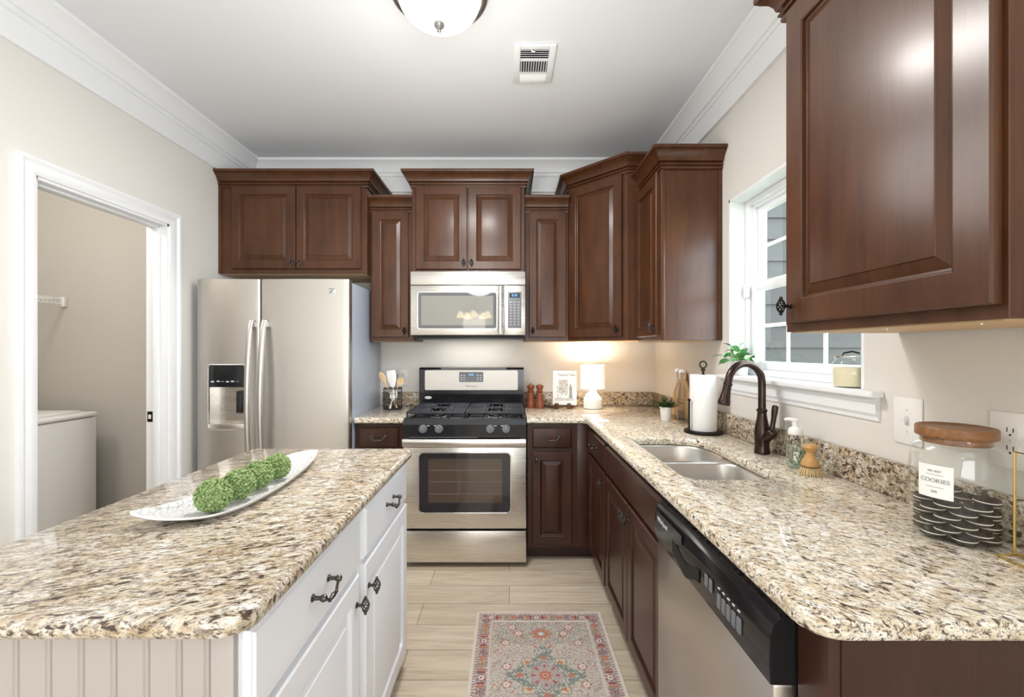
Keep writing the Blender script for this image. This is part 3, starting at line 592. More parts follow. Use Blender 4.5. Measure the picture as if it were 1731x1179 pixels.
b = MB(); b.prism(t_i, 0, 0.0008, yz(2.6904)); part(od, 'inner_glass', b, mat('oven_glass_tint', (0.075, 0.050, 0.035), 0.05, coat=0.6, coat_r=0.02), smooth=False)
b = MB()
for z in (0.455, 0.53, 0.60): b.box(-0.49, -0.05, 2.6890, 2.6895, z, z+0.0025)
part(od, 'oven_rack', b, M_grey, smooth=False)
b = MB(); rgn = []
for k in range(21):
    x = rx0+0.004+(rx1-rx0-0.008)*k/20; t = 2*k/20-1; y = 2.634+0.012*t*t
    rgn.append([(x, y+0.020, 0.757), (x, y+0.006, 0.754), (x, y, 0.760), (x, y-0.001, 0.778), (x, y, 0.794), (x, y+0.006, 0.800), (x, y+0.020, 0.797)])
b.rings(rgn); 
for x in (rx0+0.004, rx1-0.034): b.box(x, x+0.03, 2.645, 2.700, 0.760, 0.794, 0.003)
part(od, 'handle', b, M_ss, 'full-width stainless oven handle', ang=45)
b = MB(); b.rings([[(x, y, z) for y, z in ((2.752, 0.748), (2.702, 0.748), (2.690, 0.800), (2.690, 0.880), (2.700, 0.912), (2.752, 0.916))] for x in (rx0, rx1)]); cp_ = part(rg_, 'control_panel', b, M_black, 'glossy black knob panel', smooth=False)
b = MB(); b.box(rx0+0.04, rx1-0.30, 2.6885, 2.690, 0.800, 0.803); part(cp_, 'trim_line', b, M_grey, smooth=False)
for k, px in enumerate((715, 742, 828.6, 855.5)):
    x = (px-861)/276.0; b = MB(); b.lathe([(0.026, 0), (0.026, 0.006), (0.022, 0.010), (0.0205, 0.024), (0.019, 0.027), (0, 0.027)], 24, T(x, 2.690, 0.855) @ RX(PI/2)); b.box(x-0.004, x+0.004, 2.655, 2.668, 0.835, 0.875, 0.002, T(x, 0, 0.855) @ RY(0.25*(k % 2)) @ T(-x, 0, -0.855))
    kb = part(rg_, 'knob', b, M_grey, 'grey burner knob')
    part(kb, 'pointer', MB().box(x-0.0008, x+0.0008, 2.6538, 2.6548, 0.862, 0.874), M_lgrey, smooth=False)
    part(cp_, 'legend', MB().box(x+0.028*(1 if k % 2 == 0 else -1)-0.004, x+0.028*(1 if k % 2 == 0 else -1)+0.012, 2.6890, 2.6900, 0.872, 0.876), M_lgrey, smooth=False)
part(rg_, 'cooktop', MB().box(rx0, rx1, 2.700, 3.185, 0.8945, 0.920, 0.006), M_black)
for i, (x, y) in enumerate(((rx0+0.19, 2.82), (rx0+0.19, 3.06), (rx1-0.19, 2.82), (rx1-0.19, 3.06))):
    r = (0.045, 0.036, 0.048, 0.036)[i]; b = MB(); b.lathe([(r, 0.920), (r, 0.930), (r*0.8, 0.934), (r*0.78, 0.941), (r*0.5, 0.944), (0, 0.944)], 24, T(x, y, 0)); part(rg_, 'burner', b, M_blackm)
def grate(x0, x1):
    b = MB(); y0, y1, z0, z1 = 2.715, 3.165, 0.944, 0.958; s = 0.012
    b.box(x0, x1, y0, y0+s, z0, z1, 0.003); b.box(x0, x1, y1-s, y1, z0, z1, 0.003); b.box(x0, x0+s, y0+s, y1-s, z0, z1, 0.003); b.box(x1-s, x1, y0+s, y1-s, z0, z1, 0.003)
    xm = (x0+x1)/2; ym = (y0+y1)/2; b.box(x0+s, x1-s, ym-s/2, ym+s/2, z0, z1, 0.003)
    for yc in (y0+0.113, y1-0.113):
        for k in (-0.075, -0.025, 0.025, 0.075): b.box(xm+k-0.005, xm+k+0.005, yc-0.10, yc-0.045, z0, z1, 0.002); b.box(xm+k-0.005, xm+k+0.005, yc+0.045, yc+0.10, z0, z1, 0.002)
        for k in (-1, 1): b.box(xm+k*0.045-0.0, xm+k*0.17, yc-0.005, yc+0.005, z0, z1, 0.002); b.box(xm+k*0.045, xm+k*0.17, yc-0.045, yc-0.035, z0, z1, 0.002); b.box(xm+k*0.045, xm+k*0.17, yc+0.035, yc+0.045, z0, z1, 0.002)
    for x in (x0+0.006, x1-0.006):
        for y in (y0+0.006, y1-0.006, ym): b.lathe([(0.006, 0.919), (0.006, 0.946)], 8, T(x, y, 0))
    part(rg_, 'grate', b, M_iron, 'black cast-iron burner grate')
grate(rx0+0.012, rc-0.003); grate(rc+0.003, rx1-0.012)
b = MB(); b.rings([[(x, y, z) for y, z in ((3.30, 0.90), (3.178, 0.90), (3.172, 0.985), (3.168, 1.02), (3.168, 1.198), (3.180, 1.212), (3.30, 1.212))] for x in (rx0, rx1)]); bg_ = part(rg_, 'backguard', b, M_black, 'black backguard with stainless fascia', smooth=False)
b = MB(); b.prism(fillet([(-0.609, 1.050), (0.061, 1.050), (0.061, 1.192), (-0.609, 1.192)], 0.010, 4), 0, 0.003, yz(3.168)); part(bg_, 'fascia', b, M_fascia, smooth=False)
b = MB(); b.prism(fillet([(-0.362, 1.108), (-0.188, 1.108), (-0.188, 1.180), (-0.362, 1.180)], 0.005, 3), 0, 0.003, yz(3.165)); part(bg_, 'control_panel', b, M_grey, smooth=False)
part(bg_, 'display', MB().box(-0.304, -0.246, 3.1608, 3.162, 1.148, 1.172), M_lcdoff, smooth=False)
part(bg_, 'clock_digits', text_mesh('8:00', 0.021, T(-0.275, 3.1604, 1.160), M_lcd), smooth=False)
for x in (-0.345, -0.325, -0.228, -0.206):
    for z in (1.122, 1.138, 1.154): part(bg_, 'button', MB().box(x-0.006, x+0.006, 3.1610, 3.162, z, z+0.005), M_lgrey, smooth=False)
part(bg_, 'logo', text_mesh('Whirlpool', 0.021, T(-0.272, 3.1646, 1.078), M_grey), smooth=False)
b = MB(); b.lathe([(0.0, 0), (0.024, 0), (0.026, 0.001), (0.024, 0.003), (0, 0.003)], 24, T(-0.585, 3.169, 0.995) @ RX(PI/2+0.07) @ Matrix.Diagonal((1, 0.42, 1, 1))); part(bg_, 'badge', b, M_lgrey, 'pale oval badge')

# ================================================================== microwave
mw = thing('microwave', (rc, 3.1, 1.421), 'stainless over-the-range microwave mounted above the gas range', 'microwave')
part(mw, 'body', MB().box(rx0+0.002, rx1-0.002, 2.932, YB-0.02, 1.424, 1.857, 0.002), M_blackm)
b = MB(); b.box(rx0, rx1, 2.890, 2.931, 1.768, 1.857, 0.003); vp = part(mw, 'vent_panel', b, M_ss)
part(vp, 'logo', text_mesh('Whirlpool', 0.030, T(rc, 2.8895, 1.818), M_grey), smooth=False)
b = MB(); mx = -0.036; b.box(rx0, mx-0.001, 2.890, 2.931, 1.437, 1.764, 0.003); md = part(mw, 'door', b, M_ss)
t_m = fillet([(-0.602, 1.480), (-0.084, 1.480), (-0.084, 1.718), (-0.602, 1.718)], 0.014, 4)
b = MB(); b.rings([[(x, y, z) for x, z in offset_poly(t_m, i)] for i, y in ((-0.005, 2.8905), (-0.004, 2.888), (0.0, 2.888), (0.003, 2.8905))], cap0=False, cap1=False); part(md, 'window_trim', b, M_polish)
b = MB(); b.prism(t_m, 0, 0.0015, yz(2.8905)); part(md, 'window', b, mat('microwave_glass', (0.10, 0.105, 0.11), 0.03, coat=0.8, coat_r=0.01), 'dark mirror-like door window', smooth=False)
b = MB(); t_n = fillet([(-0.580, 1.502), (-0.106, 1.502), (-0.106, 1.696), (-0.580, 1.696)], 0.006, 3); b.prism(t_n, 0, 0.0006, yz(2.8888)); part(md, 'mesh_screen', b, mat('microwave_screen', (0.24, 0.235, 0.21), 0.04, coat=0.8, coat_r=0.01), smooth=False)
b = MB(); b.rings([[(x, y, z) for x, y in ((-0.073, 2.864), (-0.069, 2.853), (-0.058, 2.848), (-0.047, 2.853), (-0.043, 2.864), (-0.058, 2.869))] for z in (1.448, 1.752)])
for z in (1.475, 1.725): b.box(-0.066, -0.050, 2.862, 2.892, z-0.010, z+0.010, 0.002)
part(md, 'handle', b, M_polish, 'vertical chrome handle', ang=50)
b = MB(); b.box(mx+0.001, rx1, 2.890, 2.931, 1.437, 1.764, 0.003); mp = part(mw, 'control_panel', b, M_ss)
part(mp, 'keypad', MB().box(-0.010, 0.080, 2.8885, 2.892, 1.483, 1.722, 0.002), M_grey, 'dark grey keypad')
part(mp, 'display', MB().box(0.002, 0.068, 2.8876, 2.8884, 1.684, 1.712), M_lcdoff, smooth=False)
part(mp, 'clock_digits', text_mesh('8:00', 0.024, T(0.035, 2.8873, 1.698), M_lcd), smooth=False)
for r in range(9):
    for c_ in range(3): part(mp, 'button', MB().box(0.003+0.026*c_, 0.014+0.026*c_, 2.8878, 2.8884, 1.505+0.0185*r, 1.5085+0.0185*r), M_lgrey, smooth=False)
b = MB(); b.box(rx0+0.03, rx1-0.01, 2.915, 3.30, 1.414, 1.4235, 0.002); b.box(rx0+0.05, rx0+0.10, 2.91, 2.95, 1.408, 1.415, 0.002); part(mw, 'bottom_vent', b, M_blackm)

area('added_under_microwave_light', (rc, 3.20, 1.405), (0.1, 0, 0), 0.50, 0.16, 0.7, (1.0, 0.95, 0.87))  # added fill light to brighten the range and the wall behind it
# ================================================================== dishwasher
dy0, dy1, dx = 0.785, 1.400, 0.467
dw = thing('dishwasher', (0.8, 1.09, 0), 'stainless dishwasher with black control panel at the end of the sink run', 'dishwasher')
part(dw, 'body', MB().box(0.522, XR-0.03, dy0+0.004, dy1-0.002, 0.03, CB-0.003), M_grey, smooth=False)
part(dw, 'kick_plate', MB().box(0.560, 0.575, dy0+0.01, dy1-0.01, 0, 0.095), M_blackm, smooth=False)
part(dw, 'door', MB().box(dx+0.006, 0.521, dy0+0.002, dy1, 0.100, 0.738, 0.006), M_ssy)
b = MB(); b.rings([[(x, y, z) for x, z in ((0.521, 0.740), (dx, 0.740), (dx-0.003, 0.780), (dx-0.001, 0.825), (dx+0.006, 0.846), (dx+0.020, 0.858), (0.521, 0.870))] for y in (dy0, dy1)])
dp = part(dw, 'control_panel', b, M_black, 'glossy black control panel', ang=25)
Fd = frame((dx-0.003, dy1, 0), W_, NW)      # local x runs along the front towards the camera
b = MB(); pts = [(0.02+0.20*k/12, 0.815-0.055*math.sin(PI*0.5*(1-k/12))) for k in range(13)]
b.prism(pts+[(0.02, 0.838), (0.22, 0.838)][::-1], 0, 0.0015, Fd @ yz(-0.0005)); part(dp, 'inset_panel', b, M_lcdoff, smooth=False)
part(dp, 'logo', text_mesh('Whirlpool', 0.020, Fd @ T(0.075, -0.0025, 0.815), M_lgrey), smooth=False)
b = MB(); lo = [(0.155+0.175*k/16, 0.756+0.014*math.cos(2*PI*k/16)) for k in range(17)]; hi = [(0.33-0.175*k/16, 0.790+0.012*math.cos(2*PI*(16-k)/16)) for k in range(17)]
b.prism(lo+hi, 0, 0.0018, Fd @ yz(-0.0005)); part(dp, 'pocket_handle', b, mat('handle_recess_black', (0.004, 0.004, 0.004), 0.5), 'recessed black handle pocket', smooth=False)
for k in range(2):
    part(dp, 'button', MB().box(0.362+0.022*k, 0.378+0.022*k, -0.0035, 0, 0.783, 0.812, 0.002, Fd), M_grey)
for k in range(5):
    part(dp, 'button', MB().box(0.424+0.021*k, 0.440+0.021*k, -0.0035, 0, 0.768, 0.800, 0.003, Fd), M_grey)
    part(dp, 'legend', MB().box(0.427+0.021*k, 0.435+0.021*k, -0.0025, 0, 0.811, 0.8135, 0, Fd), M_lgrey, smooth=False)

# ================================================================== sink and faucet
sk = thing('sink', (0.745, 1.776, CB), 'undermount double-bowl stainless sink set in the granite worktop', 'sink')
bowls = [((0.582, 0.912, 1.432, 1.790), (0.060, 0.10, 0.075, 0.055)), ((0.582, 0.912, 1.815, 2.120), (0.055, 0.075, 0.13, 0.045))]
hs = []
for (x0, x1, y0, y1), rr in bowls:
    P = fillet([(x0, y0), (x1, y0), (x1, y1), (x0, y1)], list(rr), 7); hs.append(P)
    rg = []
    for i, z in ((0, 0.8793), (0.003, 0.8773), (0.006, 0.870), (0.012, 0.74), (0.016, 0.72), (0.030, 0.706), (0.05, 0.700), (0.12, 0.697)): rg.append([(x, y, z) for x, y in offset_poly(P, i)])
    b = MB(); b.rings(rg, cap0=False, cap1=True); part(sk, 'bowl', b, M_sink, ang=60)
    cx, cy = (x0+x1)/2+0.03, (y0+y1)/2
    b = MB(); b.lathe([(0.042, 0.6985), (0.042, 0.7005), (0.036, 0.7015), (0.030, 0.699), (0, 0.698)], 24, T(cx, cy, 0)); part(sk, 'drain', b, M_polish)
b = MB(); fill(b, [(0.555, 1.427), (0.945, 1.427), (0.945, 2.145), (0.555, 2.145)], hs, 0.8793); part(sk, 'flange', b, M_sink, smooth=False)

fc = (1.036, 1.80)
fa = thing('faucet', (fc[0], fc[1], CT), 'oil-rubbed bronze gooseneck pull-down faucet behind the sink', 'faucet')
b = MB(); b.lathe([(0.029, 0.9155), (0.030, 0.922), (0.028, 0.932), (0.027, 0.95), (0.029, 0.975), (0.029, 1.000), (0.0255, 1.030), (0.0195, 1.060), (0.017, 1.080), (0.0175, 1.085), (0.0205, 1.089), (0.0205, 1.094), (0.016, 1.098), (0.0145, 1.10)], 28, T(fc[0], fc[1], 0)); part(fa, 'body', b, M_bronze)
b = MB(); pts = [(fc[0], fc[1], 1.09+0.02*k) for k in range(6)]; r_ = 0.079; zc = 1.205
for k in range(1, 17): a = PI*k/16*0.955; pts.append((fc[0]-r_+r_*math.cos(a), fc[1]-0.02*(1-math.cos(a)), zc+r_*math.sin(a)))
dl = (Vector(pts[-1])-Vector(pts[-2])).normalized(); pe = Vector(pts[-1])+dl*0.010; pts.append(tuple(pe))
b.tube(pts, 0.0145, 16); part(fa, 'spout', b, M_bronze)
q = dl.to_track_quat('Z', 'Y').to_matrix().to_4x4()
b = MB(); b.lathe([(0.0145, 0), (0.0175, 0.001), (0.0175, 0.008), (0.0155, 0.010), (0.0165, 0.035), (0.020, 0.060), (0.0235, 0.078), (0.0235, 0.086), (0.020, 0.090), (0, 0.088)], 24, T(*pe) @ q); part(fa, 'spray_head', b, M_bronze, 'flared pull-down spray head')
b = MB(); hb = Vector((fc[0]+0.012, fc[1]-0.043, 1.005)); b.tube([(fc[0], fc[1], 0.975), (fc[0]+0.006, fc[1]-0.022, 0.985), tuple(hb)], [0.020, 0.021, 0.0215], 18); b.ball(hb, 0.0225)
b.tube([hb, hb+Vector((0.003, -0.004, 0.03)), hb+Vector((0.007, -0.006, 0.06)), hb+Vector((0.010, -0.006, 0.085)), hb+Vector((0.013, -0.006, 0.108)), hb+Vector((0.014, -0.006, 0.113))], [0.014, 0.009, 0.0092, 0.0115, 0.0118, 0.006], 14); part(fa, 'handle', b, M_bronze, 'side lever handle')

# ================================================================== things on the worktop by the range
ub = Vector((-0.836, 3.15, CT))
ba = thing('utensil_basket', ub, 'round black wire basket of cooking utensils between refrigerator and range', 'basket')
b = MB(); R0 = 0.064
b.lathe([(0.0, 0.0005), (R0, 0.0005), (R0, 0.006), (0, 0.006)], 28, T(*ub)); part(ba, 'base', b, M_blackm)
b = MB()
for z, r in ((0.008, 0.0035), (0.045, 0.0014), (0.08, 0.0014), (0.113, 0.0014), (0.150, 0.0035)):
    b.tube([ub+Vector((R0*math.cos(2*PI*k/36), R0*math.sin(2*PI*k/36), z)) for k in range(36)], r, 6, True)
for k in range(18): a = 2*PI*k/18; b.tube([ub+Vector((R0*math.cos(a), R0*math.sin(a), 0.005)), ub+Vector((R0*math.cos(a), R0*math.sin(a), 0.15))], 0.0022 if k % 3 == 0 else 0.0013, 6)
part(ba, 'wire_cage', b, M_blackm)
def utensil(name, label, foot, top, head, m, w_, l_, th=0.004, hm=None):
    p0, p1 = ub+Vector(foot), ub+Vector(top); d = (p1-p0).normalized(); t = thing(name, p0, label, 'utensil', 'cooking utensils in the wire basket')
    b = MB(); b.tube([p0, p0+(p1-p0)*0.5, p1], [0.0062, 0.0052, 0.005], 10); part(t, 'handle', b, hm or m)
    side = Vector((1, 0, 0)); side = (side-d*side.dot(d)).normalized(); nn = d.cross(side)
    rg = []
    for k in range(9):
        s = k/8
        if head == 'spoon': ww = w_*math.sqrt(max(0.02, 1-(2*s-1)**2))
        else: ww = w_*(0.45+0.55*min(1, s*2.2)) if s < 0.97 else w_*0.9
        c = p1+d*(l_*s-0.008)+nn*(0.006*math.sin(PI*s) if head == 'spoon' else 0)
        rg.append([c+side*(ww*math.cos(a))+nn*(th*math.sin(a)) for a in [2*PI*j/12 for j in range(12)]])
    b = MB(); b.rings(rg); part(t, 'head', b, m); return t
utensil('wooden_spatula', 'pale wooden utensil leaning furthest towards the refrigerator', (0.030, 0.0, 0.008), (-0.062, 0.005, 0.195), 'spoon', M_beech, 0.022, 0.085)
utensil('spatula', 'white flat spatula standing upright in the wire basket', (0.015, 0.020, 0.008), (-0.006, 0.022, 0.165), 'flat', M_ceram, 0.033, 0.120, 0.003)
utensil('wooden_spoon', 'round wooden spoon leaning towards the range in the wire basket', (-0.022, -0.020, 0.008), (0.046, -0.013, 0.175), 'spoon', M_beech, 0.027, 0.065)
utensil('ladle', 'slim dark-handled utensil behind the wooden spoon', (-0.02, 0.03, 0.008), (0.022, 0.034, 0.225), 'flat', M_grey, 0.006, 0.03, 0.004)
utensil('whisk_spoon', 'short cream wooden utensil low inside the wire basket', (-0.008, -0.043, 0.008), (0.008, -0.041, 0.075), 'spoon', M_ceram, 0.026, 0.075)
def mill(x, y, label):
    b = MB(); b.lathe([(0.030, CT+0.0005), (0.0305, CT+0.010), (0.030, CT+0.036), (0.026, CT+0.044), (0.0255, CT+0.060), (0.024, CT+0.085), (0.022, CT+0.105), (0.0215, CT+0.112)], 28, T(x, y, 0))
    t = thing('pepper_mill', (x, y, CT), label, 'mill', 'wooden spice mills beside the range'); part(t, 'body', b, M_mill)
    b = MB(); b.lathe([(0.016, CT+0.1125), (0.0225, CT+0.117), (0.0240, CT+0.124), (0.018, CT+0.131), (0.019, CT+0.137), (0.0275, CT+0.146), (0.0285, CT+0.156), (0.024, CT+0.166), (0.012, CT+0.170), (0, CT+0.171)], 28, T(x, y, 0)); part(t, 'head', b, M_mill)
    b = MB(); b.lathe([(0.004, CT+0.171), (0.004, CT+0.174), (0.006, CT+0.178), (0.003, CT+0.183), (0, CT+0.184)], 12, T(x, y, 0)); part(t, 'finial', b, M_polish, 'small metal top nut'); return t
mill(0.158, 3.235, 'reddish wooden pepper mill standing next to the range'); mill(0.222, 3.215, 'reddish wooden mill standing next to the cookbook')
# cookbook on a folding stand
st = thing('book_stand', (0.385, 3.23, CT), 'dark wooden folding stand holding the open-faced cookbook', 'book stand')
for s in (-1, 1):
    b = MB(); b.box(-0.012, 0.012, -0.085, 0.085, 0.0005, 0.014, 0.002, T(0.385+s*0.080, 3.225, CT) @ RZ(s*-0.5)); b.box(-0.012, 0.012, -0.085, -0.063, 0.0005, 0.040, 0.003, T(0.385+s*0.080, 3.225, CT) @ RZ(s*-0.5)); part(st, 'foot', b, M_stand)
b = MB(); b.box(0.30, 0.47, 3.19, 3.205, CT+0.014, CT+0.024, 0.002); part(st, 'ledge', b, M_stand)
BK = T(0.400, 3.172, CT+0.0265) @ RZ(-0.14) @ RX(-0.17)
bk = thing('cookbook', (0.400, 3.18, CT+0.027), 'white cookbook with a photograph on its cover, on a wooden stand', 'book')
bw_, bh, bt = 0.172, 0.248, 0.030
b = MB(); b.box(-bw_/2, bw_/2, 0, 0.003, 0, bh, 0.0005, BK); b.box(-bw_/2, bw_/2, bt-0.003, bt, 0, bh, 0.0005, BK); b.box(-bw_/2-0.001, -bw_/2+0.003, 0, bt, 0, bh, 0.001, BK); part(bk, 'cover', b, M_ceram)
part(bk, 'pages', MB().box(-bw_/2+0.004, bw_/2-0.004, 0.0032, bt-0.0032, 0.004, bh-0.004, 0, BK), M_paper, smooth=False)
part(bk, 'title', text_mesh('Magnolia Table', 0.021, BK @ T(0.012, -0.0004, bh-0.030), M_ink), smooth=False)
b = MB(); b.box(-0.045, 0.022, -0.0006, 0, 0.085, 0.185, 0, BK); b.box(-0.072, 0.066, -0.0006, 0, 0.030, 0.050, 0, BK); part(bk, 'cover_photo', b, M_inkl, smooth=False)
b = MB()
for k in range(34): x, z = R_.uniform(-0.062, 0.02), R_.uniform(0.03, 0.17); s = R_.uniform(0.003, 0.010); b.box(x, x+s, -0.0009-0.00001*k, -0.0006, z, z+s*R_.uniform(0.6, 1.6), 0, BK)
b.prism([(0.030, 0.048), (0.056, 0.048), (0.052, 0.10), (0.054, 0.128), (0.046, 0.134), (0.046, 0.150), (0.036, 0.150), (0.036, 0.134), (0.030, 0.126), (0.034, 0.10)], 0, 0.0009, BK @ yz(0)); part(bk, 'cover_photo', b, M_inkg, smooth=False)
# table lamp
lx, ly = 0.604, 3.18
la = thing('table_lamp', (lx, ly, CT), 'small lit table lamp with white drum shade on the corner worktop', 'lamp')
b = MB(); rg = []
prof = [(0.058, 0.0005), (0.064, 0.004), (0.065, 0.012), (0.065, 0.070), (0.060, 0.080), (0.040, 0.104), (0.026, 0.124), (0.020, 0.140), (0.0195, 0.146), (0.012, 0.147)]
for r, z in prof:
    fl = 0.0022 if 0.008 < z < 0.075 else 0
    rg.append([(lx+(r-fl*abs(math.sin(16*a)))*math.cos(a), ly+(r-fl*abs(math.sin(16*a)))*math.sin(a), CT+z) for a in [2*PI*k/160 for k in range(160)]])
b.rings(rg); part(la, 'base', b, M_ceram, 'ribbed white ceramic base')
b = MB(); b.lathe([(0.088, CT+0.146), (0.086, CT+0.316), (0.0845, CT+0.316), (0.0865, CT+0.146)], 40, T(lx, ly, 0), loop=True); part(la, 'lamp_shade', b, M_shade)
b = MB(); b.lathe([(0.006, CT+0.147), (0.006, CT+0.19), (0.013, CT+0.191), (0.013, CT+0.21), (0, CT+0.21)], 16, T(lx, ly, 0)); part(la, 'socket', b, M_polish)
b = MB(); b.ball((lx, ly, CT+0.238), 0.026); part(la, 'bulb', b, mat('lit_bulb', (1, 1, 1), 0.5, emit=(1.0, 0.86, 0.66), es=3))
pl = bpy.data.lights.new('lamp_bulb_light', 'POINT'); pl.energy = 3.2; pl.color = (1.0, 0.88, 0.72); pl.shadow_soft_size = 0.03; o = bpy.data.objects.new('lamp_bulb_light', pl); C.objects.link(o); o.location = (lx, ly, CT+0.285)
# ================================================================== beside the sink
def leaf(b, base, d, L, wd, droop, mi=0, fold=0.25):
    d = nrm(d); side = d.cross(Vector((0, 0, 1))); side = side.normalized() if side.length > 0.05 else Vector((1, 0, 0)); up = side.cross(d); rg = []
    n = 7; rows = []
    for k in range(n+1):
        s = k/n; c = Vector(base)+d*L*s+Vector((0, 0, -droop*s*s*L)); ww = wd*math.sin(PI*min(1, 0.08+0.92*s)**0.8)*(1-0.15*s) if k < n else 0.0004
        rows.append((c-side*ww+up*ww*fold, c, c+side*ww+up*ww*fold))
    t = bmesh.new(); V = [[t.verts.new(p) for p in r] for r in rows]
    for k in range(n):
        for j in (0, 1): t.faces.new((V[k][j], V[k][j+1], V[k+1][j+1], V[k+1][j]))
    for f in t.faces: f.material_index = mi
    me = bpy.data.meshes.new('t'); t.to_mesh(me); t.free(); b.bm.from_mesh(me); bpy.data.meshes.remove(me)
px_, py_ = 0.938, 2.632
pp = thing('potted_plant', (px_, py_, CT), 'small dark succulent in a white pot next to the glass bottles', 'plant')
b = MB(); b.lathe([(0.026, CT+0.0005), (0.028, CT+0.003), (0.034, CT+0.075), (0.0355, CT+0.076), (0.0355, CT+0.083), (0.032, CT+0.083), (0.031, CT+0.07), (0, CT+0.07)], 28, T(px_, py_, 0)); part(pp, 'pot', b, M_ceram); b = MB(); b.lathe([(0.0, CT+0.0705), (0.0305, CT+0.0705), (0.0305, CT+0.074), (0, CT+0.076)], 20, T(px_, py_, 0)); part(pp, 'soil', b, M_soil)
b = MB()
for k in range(40):
    a = R_.uniform(0, 2*PI); e = R_.uniform(0.15, 1.45); r0 = R_.uniform(0, 0.016); c = Vector((px_+r0*math.cos(a), py_+r0*math.sin(a), CT+0.07)); dd = Vector((math.cos(a)*math.cos(e), math.sin(a)*math.cos(e), math.sin(e))); Ls = R_.uniform(0.035, 0.08)
    b.tube([c, c+dd*Ls*0.5, c+dd*Ls], 0.0012, 5)
    for j in range(7):
        q_ = c+dd*Ls*(0.35+0.65*j/6); a2 = 2.4*j+k; leaf(b, q_, Vector((math.cos(a2), math.sin(a2), 0.7)), R_.uniform(0.013, 0.021), 0.008, 0.2)
part(pp, 'foliage', b, M_succ, 'dark olive rosettes')
def bottle(x, y, label):
    t = thing('glass_bottle', (x, y, CT), label, 'bottle', 'swing-top glass bottles by the paper towels')
    pr = [(0.0, 0.0015), (0.027, 0.0015), (0.030, 0.006), (0.030, 0.165), (0.027, 0.190), (0.016, 0.225), (0.0125, 0.245), (0.0125, 0.278), (0.015, 0.280), (0.015, 0.290), (0.012, 0.292)]
    b = MB(); b.lathe([(r, CT+z) for r, z in pr], 28, T(x, y, 0), cap1=False); b.lathe([(max(0, r-0.003), CT+z+(0.004 if r == 0 or z < 0.005 else 0)) for r, z in pr], 28, T(x, y, 0), cap1=False); part(t, 'glass', b, M_bottle)
    b = MB()
    for z in (0.035, 0.05, 0.12): b.tube([(x+0.0302*math.cos(2*PI*k/28), y+0.0302*math.sin(2*PI*k/28), CT+z) for k in range(28)], 0.0012, 5, True)
    part(t, 'ridge', b, M_bottle)
    b = MB(); b.lathe([(0.010, CT+0.293), (0.013, CT+0.295), (0.013, CT+0.305), (0.008, CT+0.312), (0, CT+0.313)], 16, T(x, y, 0)); part(t, 'stopper', b, M_ceram, 'white swing-top stopper')
    b = MB()
    for s in (-1, 1): b.tube([(x+s*0.0145, y, CT+0.262), (x+s*0.018, y, CT+0.285), (x+s*0.015, y-0.004, CT+0.306), (x+s*0.006, y-0.006, CT+0.318), (x+s*0.003, y, CT+0.308)], 0.0011, 5)
    b.tube([(x+0.0145*math.cos(2*PI*k/20), y+0.0145*math.sin(2*PI*k/20), CT+0.262) for k in range(20)], 0.0012, 5, True); part(t, 'wire_bail', b, M_polish)
bottle(0.995, 2.525, 'clear swing-top glass bottle beside the paper towel holder'); bottle(1.030, 2.678, 'clear swing-top glass bottle behind the other bottle')
b = MB(); bd_ = fillet([(0, 0), (0.26, 0), (0.26, 0.16), (0.17, 0.235), (0.155, 0.285), (0.105, 0.285), (0.09, 0.235), (0, 0.16)], [0.01, 0.01, 0.04, 0.02, 0.02, 0.02, 0.02, 0.04], 5)
MBD = T(1.068, 2.90, CT+0.0024) @ RY(0.10) @ Matrix(((0, 0, 1, 0), (-1, 0, 0, 0), (0, 1, 0, 0), (0, 0, 0, 1)))
b.prism(bd_, 0, 0.014, MBD, bev=0.002); single('cutting_board', b, M_board, (1.07, 2.77, CT), 'wooden cutting board leaning on the wall behind the glass bottles', 'board')
# paper towels
tx, ty = 0.992, 2.247
h_ = thing('paper_towel_holder', (tx, ty, CT), 'black metal paper towel holder with ring top beside the faucet', 'holder')
b = MB(); b.lathe([(0.0, 0.0005), (0.092, 0.0005), (0.094, 0.004), (0.094, 0.011), (0.090, 0.014), (0, 0.014)], 40, T(tx, ty, CT)); part(h_, 'base', b, M_kdark)
b = MB(); b.tube([(tx, ty, CT+0.012), (tx, ty, CT+0.325)], 0.006, 12); part(h_, 'post', b, M_kdark)
b = MB(); b.tube([(tx+0.017*math.cos(2*PI*k/28), ty, CT+0.349+0.017*math.sin(2*PI*k/28)) for k in range(28)], 0.0036, 8, True); b.lathe([(0.010, CT+0.318), (0.011, CT+0.322), (0.008, CT+0.332), (0, CT+0.334)], 16, T(tx, ty, 0)); part(h_, 'ring_finial', b, M_kdark)
ax_, ay_ = tx-0.080, ty-0.020; b = MB(); b.tube([(ax_, ay_, CT+0.010), (ax_, ay_, CT+0.165)], 0.005, 10); b.ball((ax_, ay_, CT+0.170), 0.0085); part(h_, 'tension_arm', b, M_kdark)
r_t = 0.064; b = MB(); b.lathe([(0.020, CT+0.0155), (r_t, CT+0.0155), (r_t+0.0008, CT+0.018), (r_t+0.0008, CT+0.296), (r_t, CT+0.298), (0.020, CT+0.298), (0.019, CT+0.297), (0.019, CT+0.0165)], 48, T(tx, ty, 0), loop=True)
pr_ = thing('paper_towel_roll', (tx, ty, CT+0.0155), 'white paper towel roll on the black holder', 'paper towels'); part(pr_, 'paper', b, M_paper)
b = MB(); b.lathe([(0.0185, CT+0.016), (0.0185, CT+0.2985), (0.0165, CT+0.2985), (0.0165, CT+0.016)], 24, T(tx, ty, 0), loop=True); part(pr_, 'core', b, M_board, 'cardboard core')
